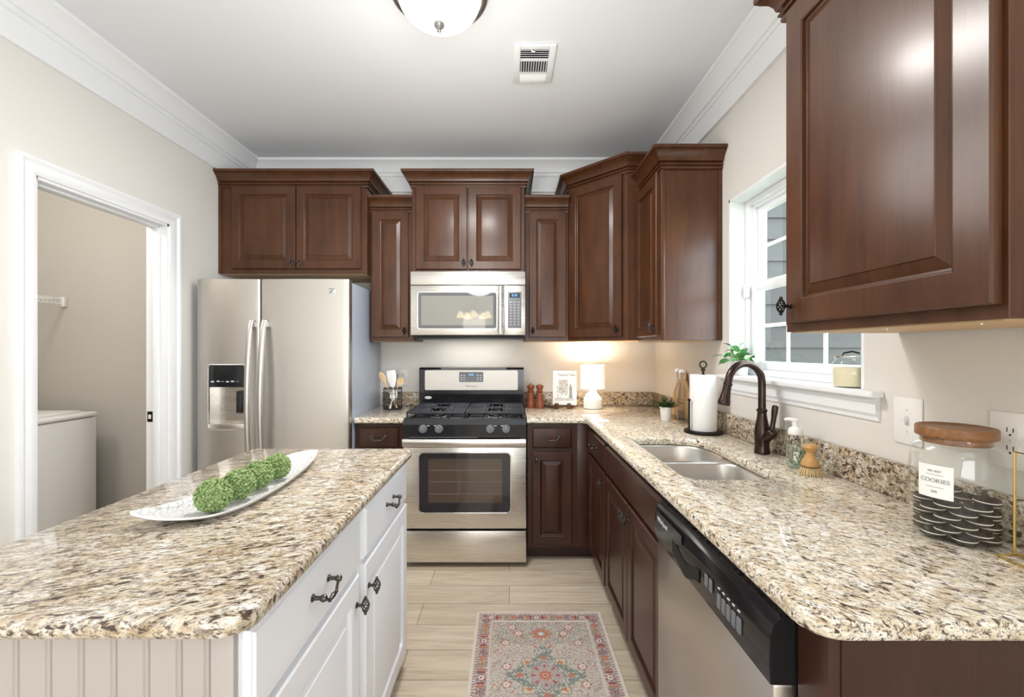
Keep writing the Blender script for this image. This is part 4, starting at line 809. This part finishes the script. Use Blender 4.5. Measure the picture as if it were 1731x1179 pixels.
# hand soap and dish brush
sx_, sy_ = 1.036, 1.590
so = thing('soap_bottle', (sx_, sy_, CT), 'clear foaming hand soap bottle with white pump near the dish brush', 'soap bottle')
def oval(prof, m, name, lab=None, ex=1.0, ey=0.72, z=CT):
    b = MB(); b.lathe([(r, zz) for r, zz in prof], 32, T(sx_, sy_, z) @ RZ(0.75) @ Matrix.Diagonal((ex, ey, 1, 1))); return part(so, name, b, m, lab)
bt_ = oval([(0.0, 0.001), (0.038, 0.001), (0.041, 0.006), (0.041, 0.080), (0.037, 0.100), (0.024, 0.118), (0.021, 0.122), (0.021, 0.128), (0, 0.128)], M_soapg, 'bottle')
oval([(0.0, 0.003), (0.0365, 0.003), (0.039, 0.008), (0.039, 0.078), (0, 0.079)], M_soap, 'soap', 'pale green soap')
b = MB(); b.lathe([(0.022, 0.118), (0.023, 0.121), (0.023, 0.134), (0.019, 0.141), (0.0095, 0.146), (0.0095, 0.165), (0.013, 0.167), (0.013, 0.175), (0, 0.176)], 24, T(sx_, sy_, CT)); dn = Vector((-0.85, 0.52, 0))
b.tube([(sx_, sy_, CT+0.171), Vector((sx_, sy_, CT+0.172))+dn*0.022, Vector((sx_, sy_, CT+0.169))+dn*0.034], [0.0068, 0.006, 0.0045], 10); part(so, 'pump', b, M_plast, 'white foam pump')
def curved(poly_fn, r0, m, name, n=9):
    b = MB(); rg = []
    return b
b = MB(); rg = []
for k in range(9):
    a = 0.75+PI+0.75-0.6*k/8*1.0; e = Vector((math.cos(a-0.75)*0.0416, math.sin(a-0.75)*0.0300)); e = Matrix.Rotation(0.75, 2) @ e
    rg.append([(sx_+e.x, sy_+e.y, CT+z) for z in (0.022, 0.062)])
t = bmesh.new(); V = [[t.verts.new(p) for p in r] for r in rg]
for k in range(8): t.faces.new((V[k][0], V[k+1][0], V[k+1][1], V[k][1]))
me = bpy.data.meshes.new('t'); t.to_mesh(me); t.free(); b.bm.from_mesh(me); part(so, 'label', b, M_paper, 'white paper label')
b = MB()
for k in range(16):
    a = R_.uniform(3.6, 5.6); e = Matrix.Rotation(0.75, 2) @ Vector((math.cos(a-0.75)*0.0417, math.sin(a-0.75)*0.0301)); leaf(b, (sx_+e.x, sy_+e.y, CT+R_.uniform(0.010, 0.06)), Vector((-0.5, -0.3, R_.uniform(0.4, 1.5))), R_.uniform(0.012, 0.02), 0.004, 0.1)
part(so, 'leaf_print', b, M_prt, 'green leaf print')
dx_, dyy = 1.020, 1.488
br = thing('dish_brush', (dx_, dyy, CT), 'round bamboo dish brush with tan bristles beside the soap', 'brush')
b = MB(); b.lathe([(0.024, 0.026), (0.0275, 0.029), (0.0275, 0.036), (0.0265, 0.043), (0.0205, 0.056), (0.0130, 0.068), (0.0120, 0.078), (0.0195, 0.087), (0.0235, 0.095), (0.0195, 0.104), (0, 0.107)], 32, T(dx_, dyy, CT)); part(br, 'handle', b, M_bamboo)
b = MB(); b.tube([(dx_+0.0278*math.cos(2*PI*k/32), dyy+0.0278*math.sin(2*PI*k/32), CT+0.031) for k in range(32)], 0.0012, 5, True); part(br, 'band', b, M_kdark, 'dark wire band')
b = MB()
for k in range(150):
    r = 0.025*math.sqrt((k+0.5)/150); a = 2.39996*k; p = Vector((dx_+r*math.cos(a), dyy+r*math.sin(a), CT+0.027)); e_ = Vector((dx_+1.42*r*math.cos(a), dyy+1.42*r*math.sin(a), CT+0.001)); b.tube([p, (p+e_)/2+Vector((0.001*math.cos(a), 0.001*math.sin(a), 0)), e_], [0.0016, 0.0019, 0.0012], 4)
part(br, 'bristles', b, M_bris, 'tan fibre bristles')
# ================================================================== cookie jar
jx, jy = 1.012, 0.996
ja = thing('cookie_jar', (jx, jy, CT), 'glass cookie jar with a wooden lid and a white label', 'jar')
pr = [(0.0, 0.0005), (0.070, 0.0005), (0.077, 0.004), (0.080, 0.012), (0.080, 0.190), (0.077, 0.204), (0.069, 0.213), (0.064, 0.217), (0.064, 0.226)]
b = MB(); b.lathe([(r, CT+z) for r, z in pr], 56, T(jx, jy, 0), cap1=False); b.lathe([(max(0, r-0.003), CT+max(z, 0.005)) for r, z in pr], 56, T(jx, jy, 0), cap1=False)
b.lathe([(0.061, CT+0.226), (0.0625, CT+0.228), (0.064, CT+0.226)], 56, T(jx, jy, 0), cap0=False, cap1=False); part(ja, 'glass', b, M_glass)
b = MB(); b.lathe([(0.0, 0.2285), (0.068, 0.2285), (0.069, 0.230), (0.069, 0.248), (0.067, 0.251), (0.060, 0.251), (0.057, 0.249), (0, 0.249)], 48, T(jx, jy, CT)); b.lathe([(0.060, 0.214), (0.060, 0.2285)], 40, T(jx, jy, CT)); part(ja, 'lid', b, M_acacia, 'dark-grained wooden lid')
fa_ = math.atan2(-jy, -jx)-0.42            # where the label faces
la_ = []
b = MB(); t = bmesh.new(); V = []
for k in range(13):
    a = fa_-0.39+0.78*k/12; V.append([t.verts.new((jx+0.0806*math.cos(a), jy+0.0806*math.sin(a), CT+z)) for z in (0.098, 0.170)])
for k in range(12): t.faces.new((V[k][0], V[k+1][0], V[k+1][1], V[k][1]))
me = bpy.data.meshes.new('t'); t.to_mesh(me); t.free(); b.bm.from_mesh(me); jl = part(ja, 'label', b, M_paper, 'white COOKIES label')
def wrap_text(s, size, z):
    me = text_mesh(s, size, Matrix.Identity(4), M_inkg)
    for v in me.vertices:
        a = fa_+v.co.x/0.0812; rr = 0.0811-v.co.y; v.co = Vector((jx+rr*math.cos(a), jy+rr*math.sin(a), CT+z+v.co.z))
    part(jl, 'lettering', me, None, smooth=False)
wrap_text('COOKIES', 0.0125, 0.136); wrap_text('NO. 0237', 0.0058, 0.157); wrap_text('JAR', 0.0070, 0.112)
for z in (0.149, 0.122):
    b = MB(); b.tube([(jx+0.0809*math.cos(fa_-0.19+0.38*k/8), jy+0.0809*math.sin(fa_-0.19+0.38*k/8), CT+z) for k in range(9)], 0.0005, 4); part(jl, 'rule', b, M_inkg)
ck = thing('cookie', (0, 0, 0), 'chocolate sandwich cookie with cream filling inside the glass jar', 'cookie', 'sandwich cookies in the jar')
for nm, z0, z1, r, m in (('wafer', 0.0, 0.0050, 0.0225, M_cook), ('cream', 0.0050, 0.0076, 0.0222, M_cream), ('wafer', 0.0076, 0.0126, 0.0225, M_cook)):
    b = MB(); b.lathe([(0, z0), (r-0.001, z0), (r, z0+0.001), (r, z1-0.001), (r-0.001, z1), (0, z1)], 24); part(ck, nm, b, m, 'white cream filling' if nm == 'cream' else None)
first = True
for L_ in range(7):
    for j in range(6):
        if L_ == 6 and j % 2: continue
        a = 2*PI*j/6+L_*0.52; zz = CT+0.0070+0.0137*L_+0.0006*R_.random(); loc = (jx+0.0500*math.cos(a), jy+0.0500*math.sin(a), zz); rot = (R_.uniform(-0.03, 0.03), R_.uniform(-0.03, 0.03), R_.uniform(0, 6))
        if first: ck.location = loc; ck.rotation_euler = rot; first = False
        else: dup(ck, loc, rot)
# gold frame stand
gf = thing('gold_frame', (1.03, 0.82, CT), 'thin gold standing photo frame at the near edge of the worktop', 'frame')
b = MB(); rr = 0.0022; z = CT+0.0026; b.tube([(1.000, 0.902, z), (1.080, 0.902, z), (1.080, 0.735, z), (1.000, 0.735, z)], rr, 8, True); part(gf, 'base', b, M_brass)
b = MB(); b.tube([(1.035, 0.899, CT+0.005), (1.035, 0.899, 1.130), (1.035, 0.738, 1.130), (1.035, 0.738, CT+0.005)], 0.0028, 8, True); part(gf, 'frame_bars', b, M_brass)
part(gf, 'glass', MB().box(1.0345, 1.0355, 0.741, 0.896, CT+0.008, 1.127), M_glass, smooth=False)
# ================================================================== sill
vx, vy = 1.135, 2.155
sp = thing('potted_plant', (vx, vy, WZ0), 'leafy variegated vine in a white pot on the window sill', 'plant')
b = MB(); b.lathe([(0.028, 0.001), (0.030, 0.003), (0.037, 0.066), (0.038, 0.072), (0.034, 0.072), (0.033, 0.06), (0, 0.06)], 28, T(vx, vy, WZ0)); part(sp, 'pot', b, M_ceram)
b = MB()
for k in range(32):
    a = R_.uniform(0, 2*PI); e = R_.uniform(0.15, 1.25); c = Vector((vx, vy, WZ0+0.06)); dd = Vector((math.cos(a)*math.cos(e), math.sin(a)*math.cos(e), math.sin(e))); Ls = R_.uniform(0.05, 0.105); tip = c+dd*Ls
    if tip.x > 1.175: tip.x = 1.175
    b.tube([c, c+(tip-c)*0.5+Vector((0, 0, 0.012)), tip], 0.0014, 5, mi=2)
    ld = Vector((dd.x, dd.y, R_.uniform(-0.3, 0.35)))
    if tip.x > 1.15: ld.x = -abs(ld.x)
    if tip.y > 2.17: ld.y = -abs(ld.y)*0.3
    leaf(b, tip, ld, R_.uniform(0.045, 0.068), R_.uniform(0.017, 0.026), R_.uniform(0.2, 0.7), 0 if k % 3 else 1)
part(sp, 'foliage', b, [M_leaf, M_leafp, M_stem], 'green and cream leaves')
cx_, cy_ = 1.137, 1.462
ca = thing('candle', (cx_, cy_, WZ0), 'wide cream candle in a glass jar on the window sill', 'candle')
b = MB(); b.lathe([(0.0, 0.001), (0.047, 0.001), (0.050, 0.005), (0.050, 0.078), (0.047, 0.086), (0.043, 0.090), (0.043, 0.098)], 40, T(cx_, cy_, WZ0), cap1=False); part(ca, 'jar', b, M_glass)
b = MB(); b.lathe([(0, 0.004), (0.0465, 0.004), (0.048, 0.008), (0.048, 0.066), (0, 0.066)], 36, T(cx_, cy_, WZ0)); part(ca, 'wax', b, M_wax)
b = MB(); b.lathe([(0.0, 0.0985), (0.045, 0.0985), (0.046, 0.101), (0.046, 0.104), (0, 0.105)], 36, T(cx_, cy_, WZ0)); lid = part(ca, 'lid', b, M_brass if False else M_polish, 'metal lid')
b = MB(); b.tube([(cx_-0.012, cy_+0.02, WZ0+0.104), (cx_-0.010, cy_+0.018, WZ0+0.113), (cx_+0.005, cy_, WZ0+0.119), (cx_+0.018, cy_-0.016, WZ0+0.113)], 0.003, 8); part(ca, 'lid_handle', b, M_kdark)
# ================================================================== wall plates
def plate(name, label, M, wd, ht, kind_):
    t = thing(name, M.translation, label, 'outlet' if kind_ != 'switch' else 'switch')
    part(t, 'cover_plate', MB().box(-wd/2, wd/2, -0.006, 0, -ht/2, ht/2, 0.003, M), M_plast)
    if kind_ == 'switch':
        part(t, 'slot', MB().box(-0.006, 0.006, -0.0066, -0.005, -0.013, 0.013, 0, M), M_lgrey, smooth=False); part(t, 'toggle', MB().box(-0.0045, 0.0045, -0.018, -0.005, -0.004, 0.008, 0.002, M), M_plast)
    else:
        for s in (-1, 1):
            f = part(t, 'receptacle', MB().prism(fillet([(-0.017, s*0.020-0.014), (0.017, s*0.020-0.014), (0.017, s*0.020+0.014), (-0.017, s*0.020+0.014)], 0.010, 4), 0, 0.0015, M @ yz(-0.0058)), M_plast, smooth=False)
            b = MB(); b.box(-0.0072, -0.0052, -0.0078, -0.007, s*0.020-0.001, s*0.020+0.009, 0, M); b.box(0.0052, 0.0072, -0.0078, -0.007, s*0.020-0.001, s*0.020+0.008, 0, M); b.lathe([(0.0025, 0), (0.0025, 0.0008), (0, 0.0008)], 10, M @ T(0, -0.007, s*0.020-0.007) @ RX(PI/2)); part(f, 'slots', b, M_ink, smooth=False)
    for s in ((-1, 1) if kind_ == 'switch' else (0,)): b = MB(); b.lathe([(0.003, 0), (0.0025, 0.001), (0, 0.0012)], 10, M @ T(0, -0.006, s*0.030) @ RX(PI/2)); part(t, 'screw', b, M_lgrey)
plate('light_switch', 'white toggle light switch on the wall between window and cookie jar', frame((XR-0.0003, 1.230, 1.140), W_, NW), 0.088, 0.132, 'switch')
plate('electrical_outlet', 'white wall outlet behind the cookie jar and gold frame', frame((XR-0.0003, 0.975, 1.137), W_, NW), 0.088, 0.126, 'outlet')
plate('electrical_outlet', 'white wall outlet half hidden behind the cooking utensils', frame((-0.82, YB-0.0003, 1.125), S, NB), 0.076, 0.122, 'outlet')
# ================================================================== island tray with moss balls
rim = [(-0.906, 1.046, .95), (-0.850, 1.030, .941), (-0.785, 1.036, .936), (-0.725, 1.064, .934), (-0.692, 1.130, .934), (-0.680, 1.22, .934), (-0.677, 1.33, .936), (-0.688, 1.48, .94), (-0.706, 1.59, .945), (-0.733, 1.678, .953), (-0.780, 1.672, .950), (-0.818, 1.645, .946), (-0.838, 1.55, .942), (-0.850, 1.42, .938), (-0.858, 1.28, .936), (-0.870, 1.17, .938), (-0.888, 1.10, .943)]
def smooth_loop(P, n=4):
    out = []; m = len(P)
    for i in range(m):
        a, b_, c_, d_ = [Vector(P[(i+k-1) % m]) for k in range(4)]
        for k in range(n): t = k/n; out.append(0.5*((2*b_)+(c_-a)*t+(2*a-5*b_+4*c_-d_)*t*t+(3*b_-a-3*c_+d_)*t**3))
    return out
Rm = smooth_loop(rim); cen = Vector((-0.776, 1.345, 0))
def lvl(s, zf, up=0): return [Vector((cen.x+(p.x-cen.x)*s, cen.y+(p.y-cen.y)*s, CT+0.0006+(p.z-CT)*zf+up)) for p in Rm]
b = MB(); b.rings([lvl(0.25, 0), lvl(0.55, 0.0), lvl(0.74, 0.05), lvl(0.90, 0.42), lvl(0.985, 0.92), lvl(1.0, 1.0), lvl(0.998, 1.0, 0.003), lvl(0.982, 1.0, 0.0025)], cap1=False); b.rings([lvl(0.982, 1.0, 0.0025), lvl(0.88, 0.55, 0.004), lvl(0.72, 0.15, 0.006), lvl(0.55, 0.02, 0.007), lvl(0.25, 0.0, 0.007)], mi=1, cap0=False)
bmesh.ops.remove_doubles(b.bm, verts=b.bm.verts, dist=1e-5); bmesh.ops.recalc_face_normals(b.bm, faces=b.bm.faces)
single('leaf_tray', b, [M_ceram, M_tray], (cen.x, cen.y, CT), 'white leaf-shaped embossed ceramic tray on the island', 'tray', ang=70)
def moss(r, seed):
    q = random.Random(seed); b = MB(); b.ico((0, 0, 0), r*0.80, 3); n = 340
    for k in range(n):
        z = 1-2*(k+0.5)/n; a = 2.39996*k+q.uniform(-0.15, 0.15); s = math.sqrt(1-z*z); rr = r*q.uniform(0.80, 0.91); cx, cy, cz = rr*s*math.cos(a), rr*s*math.sin(a), rr*z
        t = bmesh.new(); bmesh.ops.create_icosphere(t, subdivisions=2 if k % 3 == 0 else 1, radius=r*q.uniform(0.070, 0.115))
        for v in t.verts: v.co *= q.uniform(0.72, 1.18)
        t.transform(T(cx, cy, cz)); b.add(t)
    return b
for k, (x, y, r, lab) in enumerate(((-0.750, 1.113, 0.0455, 'green moss ball in the leaf tray, the one closest to the blunt tray end'), (-0.745, 1.207, 0.0450, 'second green moss ball from the blunt end of the leaf tray'), (-0.744, 1.301, 0.0450, 'third green moss ball from the blunt end of the leaf tray'), (-0.739, 1.395, 0.0445, 'last green moss ball in the leaf tray, farthest from the camera'))):
    o = single('moss_ball', moss(r, k), M_moss, (0, 0, 0), lab, 'moss ball', 'moss balls in the leaf tray', ang=60); o.location = (x, y, CT+0.0085+r*1.02); o.rotation_euler = (k*1.1, k*0.7, k*2.0)
# ================================================================== rug
def rug_colour(u, v):
    """u, v in metres from the rug centre (half sizes .312 x .437): faded floral medallion rug"""
    A_, B_ = 0.312, 0.437; e = min(A_-abs(u), B_-abs(v)); cream = (0.63, 0.565, 0.495); grey = (0.28, 0.29, 0.285); pink = (0.40, 0.17, 0.145); red = (0.28, 0.055, 0.06); teal = (0.185, 0.225, 0.20); rust = (0.47, 0.165, 0.095); olive = (0.37, 0.33, 0.19); mauve = (0.285, 0.23, 0.24); ivory = (0.67, 0.61, 0.545)
    h = math.sin(u*91.7+v*53.1)*43758.5453; rnd = h-math.floor(h); n1 = math.sin(u*210+3*math.sin(v*160))*math.sin(v*190+2*math.sin(u*150))
    s = (u if A_-abs(u) > B_-abs(v) else v)
    if e < 0.010: return ivory
    if e < 0.024: return red if abs(((s*1000) % 14)-7) < 3 and abs(e-0.017) < 0.004 else cream
    if e < 0.074:
        m = ((s+0.5) % 0.075)-0.0375; q = e-0.049; r = math.hypot(m, q); a = math.atan2(q, m); k = int((s+0.5)/0.075) % 3
        if r < 0.005: return red
        if r < 0.017+0.004*math.cos(6*a): return (ivory, olive, mauve)[k] if r < 0.013 else (red if k != 1 else pink)
        if abs(abs(m)-0.030) < 0.006 and abs(q) < 0.016: return red if (k == 0) else rust
        return mauve if n1 > 0.45 else (cream if n1 < -0.40 else grey)
    if e < 0.086: return pink if abs(((s*1000) % 12)-6) < 2.5 and abs(e-0.080) < 0.004 else ivory
    U, V = abs(u), abs(v); r = math.hypot(u, v); a = math.atan2(v, u)
    if r < 0.006: return red
    if r < 0.026+0.005*math.cos(10*a): return rust if r > 0.011 else (0.62, 0.36, 0.30)
    pr_ = 0.034+0.048*abs(math.cos(4*a))**0.55*(1 if math.cos(8*a+0) > -2 and int((a/PI*4+8.5)) % 2 == 0 else 0.82)
    if r < pr_: return (pink if n1 > 0.0 else red) if math.cos(8*a) > 0.55 and 0.040 < r < 0.060 else ((0.13, 0.16, 0.145) if r > pr_-0.0045 else (0.42, 0.35, 0.34))
    if U*0.85+V < 0.135 and not (U < 0.085 and V < 0.085 and U*0.85+V > 0.125):
        d = U*0.85+V
        if d > 0.127: return teal
        if abs(U-0.105) < 0.012 and V < 0.012: return rust
        if abs(V-0.105) < 0.012 and U < 0.010: return rust
        if n1 > 0.4: return cream
        return teal if d > 0.10 else grey
    if U < 0.098 and V < 0.100:
        if U > 0.092 or V > 0.094: return grey
        c_ = math.hypot(U-0.070, V-0.072); 
        return rust if c_ < 0.010 else (pink if c_ < 0.022 and n1 > 0.2 else (0.62, 0.53, 0.36))
    if U*0.9+V < 0.185 and U < 0.04 or (V < 0.03 and U < 0.165): return ivory if n1 > 0.3 else teal
    q = math.hypot(u*0.8, V-0.262); aq = math.atan2(V-0.262, u)
    if q < 0.010: return ivory
    if q < 0.034+0.008*math.cos(12*aq): return rust if q > 0.016 else grey
    for cx, cy in ((0.105, 0.265), (0.165, 0.20), (0.16, 0.05), (0.135, 0.31)):
        q = math.hypot(U-cx, V-cy)
        if q < 0.004: return red
        if q < 0.020+0.004*math.cos(5*math.atan2(V-cy, U-cx)): return ivory if q < 0.014 else pink
    if V > 0.19 and n1 > 0.25: return teal if rnd > 0.25 else olive
    vn = math.sin(U*75+2.6*math.sin(V*48)); vm = math.sin(V*68+2.4*math.sin(U*55))
    if abs(vn) < 0.07: return grey if vm > 0 else olive
    if abs(vm) < 0.06: return mauve
    if vn > 0.90 and vm > 0.80: return pink if vn > 0.96 else ivory
    if vn < -0.92 and vm > 0.85: return rust
    n2 = math.sin(u*330+5*math.sin(v*85))*math.sin(v*300+5*math.sin(u*95))
    return mauve if n2 > 0.50 else (grey if n2 < -0.66 else (pink if n1 < -0.74 else (olive if n1 > 0.86 else cream)))
M_rug = mat('woven_rug', rough=0.95, spec=0.1); k = NT(M_rug); at = k.n('ShaderNodeAttribute', attribute_name='weave'); nz = k.noise(k.coords(), 320, 3, 0.7)
k.col(k.mix(k.ramp(nz, [(0.35, 0), (0.7, 0.2)]), at.outputs['Color'], (0.58, 0.53, 0.47))); k.bump(nz, 0.4, 0.002)
nu, nv = 208, 290; rw, rl = 0.624, 0.874; rcx, rcy = 0.148, 1.798
t = bmesh.new(); V = [[t.verts.new((rcx-rw/2+rw*i/nu, rcy-rl/2+rl*j/nv, 0.006)) for i in range(nu+1)] for j in range(nv+1)]
for j in range(nv):
    for i in range(nu): t.faces.new((V[j][i], V[j][i+1], V[j+1][i+1], V[j+1][i]))
ed = [e for e in t.edges if e.is_boundary]; ex_ = bmesh.ops.extrude_edge_only(t, edges=ed)
for v in ex_['geom']:
    if isinstance(v, bmesh.types.BMVert): v.co.z = 0.0006
b = MB(); me = bpy.data.meshes.new('t'); t.to_mesh(me); t.free(); b.bm.from_mesh(me)
rug = single('rug', b, M_rug, (rcx, rcy, 0), 'small faded floral medallion rug on the plank floor', 'rug', smooth=False)
at = rug.data.color_attributes.new('weave', 'FLOAT_COLOR', 'POINT')
for i, v in enumerate(rug.data.vertices): at.data[i].color = (*rug_colour(v.co.x, v.co.y), 1)
# ================================================================== ceiling
lmx, lmy = -0.277, 1.733
cl = thing('ceiling_light', (lmx, lmy, H), 'round flush-mount ceiling light with glowing frosted glass dome', 'ceiling light')
b = MB(); b.lathe([(0.0, H-0.0005), (0.160, H-0.0005), (0.188, H-0.010), (0.195, H-0.022), (0.190, H-0.030), (0.196, H-0.036), (0.190, H-0.048), (0.178, H-0.054), (0.168, H-0.052), (0.165, H-0.04), (0, H-0.04)], 56, T(lmx, lmy, 0)); part(cl, 'rim', b, M_nickel)
b = MB(); b.lathe([(0.164, H-0.045)]+[(0.162*math.cos(PI/2*k/14), H-0.052-0.105*math.sin(PI/2*k/14)) for k in range(15)], 56, T(lmx, lmy, 0), cap0=False); part(cl, 'glass_dome', b, M_frost, 'lit frosted glass dome', ang=80)
b = MB(); b.lathe([(0.014, H-0.155), (0.021, H-0.159), (0.020, H-0.167), (0.011, H-0.176), (0.007, H-0.182), (0.009, H-0.187), (0, H-0.194)], 20, T(lmx, lmy, 0)); part(cl, 'finial', b, mat('dark_nickel', (0.30, 0.29, 0.28), 0.35, 0.7))
pl = bpy.data.lights.new('ceiling_bulb_light', 'POINT'); pl.energy = 10; pl.color = (1.0, 0.98, 0.95); pl.shadow_soft_size = 0.20; o = bpy.data.objects.new('ceiling_bulb_light', pl); C.objects.link(o); o.location = (lmx, lmy, H-0.75)
al = area('ceiling_dome_light', (lmx, lmy, H-0.205), (0, 0, 0), 0.30, 0.30, 13, (1.0, 0.975, 0.945)); al.data.shape = 'DISK'
dup(cl, (-2.75, 1.75, H), (0, 0, 0), 'added unseen flush-mount ceiling light brightening the laundry room')  # added fixture, out of view; it and the light below brighten the laundry
pl = bpy.data.lights.new('added_laundry_light', 'POINT'); pl.energy = 15; pl.color = (1.0, 0.94, 0.86); pl.shadow_soft_size = 0.12; o = bpy.data.objects.new('added_laundry_light', pl); C.objects.link(o); o.location = (-2.75, 1.75, H-0.32)
vt = thing('air_vent', (0.123, 2.215, H), 'white metal ceiling air vent with three banks of louvres', 'vent')
x0, x1, y0, y1 = 0.022, 0.224, 2.067, 2.363
b = MB(); z0, z1 = H-0.012, H-0.0005
b.box(x0, x0+0.032, y0, y1, z0, z1, 0.003); b.box(x1-0.032, x1, y0, y1, z0, z1, 0.003); b.box(x0+0.032, x1-0.032, y0, y0+0.03, z0, z1, 0.003); b.box(x0+0.032, x1-0.032, y1-0.038, y1, z0, z1, 0.003)
for y in (2.172, 2.275): b.box(x0+0.032, x1-0.032, y, y+0.010, z0+0.002, z1)
part(vt, 'grille_frame', b, M_white); part(vt, 'duct_opening', MB().box(x0+0.03, x1-0.03, y0+0.028, y1-0.036, H-0.003, H-0.0008), M_blackm, smooth=False)
for k in range(5): b = MB(); b.box(x0+0.032, x1-0.032, -0.009, 0.009, -0.0008, 0.0008, 0, T(0, 2.106+0.0145*k, H-0.008) @ RX(0.6)); part(vt, 'louvre', b, M_white, smooth=False)
for k in range(11): b = MB(); b.box(-0.006, 0.006, 2.182, 2.275, -0.0007, 0.0007, 0, T(x0+0.038+0.0126*k, 0, H-0.008) @ RY(1.25)); part(vt, 'louvre', b, M_white, smooth=False)
for k in range(4): b = MB(); b.box(x0+0.032, x1-0.032, -0.008, 0.008, -0.0008, 0.0008, 0, T(0, 2.291+0.011*k, H-0.008) @ RX(-0.5)); part(vt, 'louvre', b, M_white, smooth=False)
b = MB(); b.tube([(0.105, 2.088, H-0.012), (0.108, 2.092, H-0.022), (0.122, 2.098, H-0.020)], 0.003, 8); part(vt, 'damper_lever', b, M_white)
b = MB(); b.lathe([(0.004, 0), (0.003, 0.002), (0, 0.0025)], 10, T(0.123, y1-0.014, H-0.012) @ RX(PI)); part(vt, 'screw', b, M_polish)
# ================================================================== laundry room
ws = thing('washing_machine', (-3.04, 2.54, 0), 'white top-loading washing machine seen through the laundry doorway', 'washing machine')
part(ws, 'body', MB().box(-3.38, -2.70, 2.205, 2.875, 0.02, 0.905, 0.012), M_plast); b = MB(); b.box(-3.38, -2.695, 2.200, 2.880, 0.908, 0.938, 0.014, seg=3); part(ws, 'top', b, M_plast)
part(ws, 'lid', MB().box(-3.20, -2.76, 2.25, 2.83, 0.938, 0.950, 0.005), M_plast)
b = MB(); b.rings([[(x, y, z) for x, z in ((-3.38, 0.938), (-3.215, 0.938), (-3.25, 1.06), (-3.27, 1.075), (-3.38, 1.075))] for y in (2.205, 2.875)]); part(ws, 'control_console', b, M_plast, smooth=False)
for x in (-3.32, -2.76):
    for y in (2.26, 2.82): b = MB(); b.lathe([(0.02, 0), (0.02, 0.021)], 12, T(x, y, 0)); part(ws, 'foot', b, M_blackm)
wsf = thing('wire_shelf', (-3.3, 2.4, 1.68), 'white ventilated wire shelf on the laundry wall above the washer', 'shelf')
b = MB()
for z in (1.690, 1.655): b.tube([(-3.055, 1.4, z), (-3.055, 3.00, z)], 0.0035, 6)
for x in (-3.30, -3.53): b.tube([(x, 1.4, 1.683), (x, 3.0, 1.683)], 0.0035, 6)
for k in range(60): y = 1.42+0.0265*k; b.tube([(-3.54, y, 1.687), (-3.055, y, 1.690), (-3.055, y, 1.655)], 0.0016, 5)
part(wsf, 'wire_grid', b, M_white)
b = MB(); b.box(-3.070, -3.040, 2.995, 3.019, 1.635, 1.700, 0.003); part(wsf, 'end_bracket', b, M_white)
# ================================================================== dining end behind the photographer
chx, chy = -0.62, -2.0
ch = thing('chandelier', (chx, chy, H), 'lit glass-shaded chandelier of the dining end, mirrored in the microwave door', 'chandelier')
b = MB(); b.lathe([(0.06, H-0.001), (0.06, H-0.012), (0.02, H-0.03), (0, H-0.03)], 24, T(chx, chy, 0)); b.tube([(chx, chy, H-0.02), (chx, chy, 2.05)], 0.008, 10); b.lathe([(0.0, 2.08), (0.03, 2.07), (0.035, 2.04), (0.02, 2.0), (0.0, 1.98)], 20, T(chx, chy, 0)); part(ch, 'stem', b, M_bronze)
for k in range(5):
    a = 2*PI*k/5+0.3; d = Vector((math.cos(a), math.sin(a), 0)); c0 = Vector((chx, chy, 2.03))
    b = MB(); b.tube([c0, c0+d*0.10+Vector((0, 0, 0.035)), c0+d*0.20+Vector((0, 0, 0.03)), c0+d*0.25+Vector((0, 0, -0.01))], 0.007, 8); part(ch, 'arm', b, M_bronze)
    p = c0+d*0.25+Vector((0, 0, -0.01)); b = MB(); b.lathe([(0.02, 0), (0.035, -0.02), (0.06, -0.07), (0.075, -0.11), (0.072, -0.11), (0.057, -0.07), (0.032, -0.022), (0.015, -0.004)], 24, T(*p), loop=True); part(ch, 'glass_shade', b, mat('lit_amber_glass', (0.95, 0.88, 0.7), 0.4, emit=(1.0, 0.80, 0.45), es=4))
pl = bpy.data.lights.new('chandelier_light', 'POINT'); pl.energy = 4; pl.color = (1.0, 0.90, 0.78); pl.shadow_soft_size = 0.2; o = bpy.data.objects.new('chandelier_light', pl); C.objects.link(o); o.location = (chx, chy, 1.80)
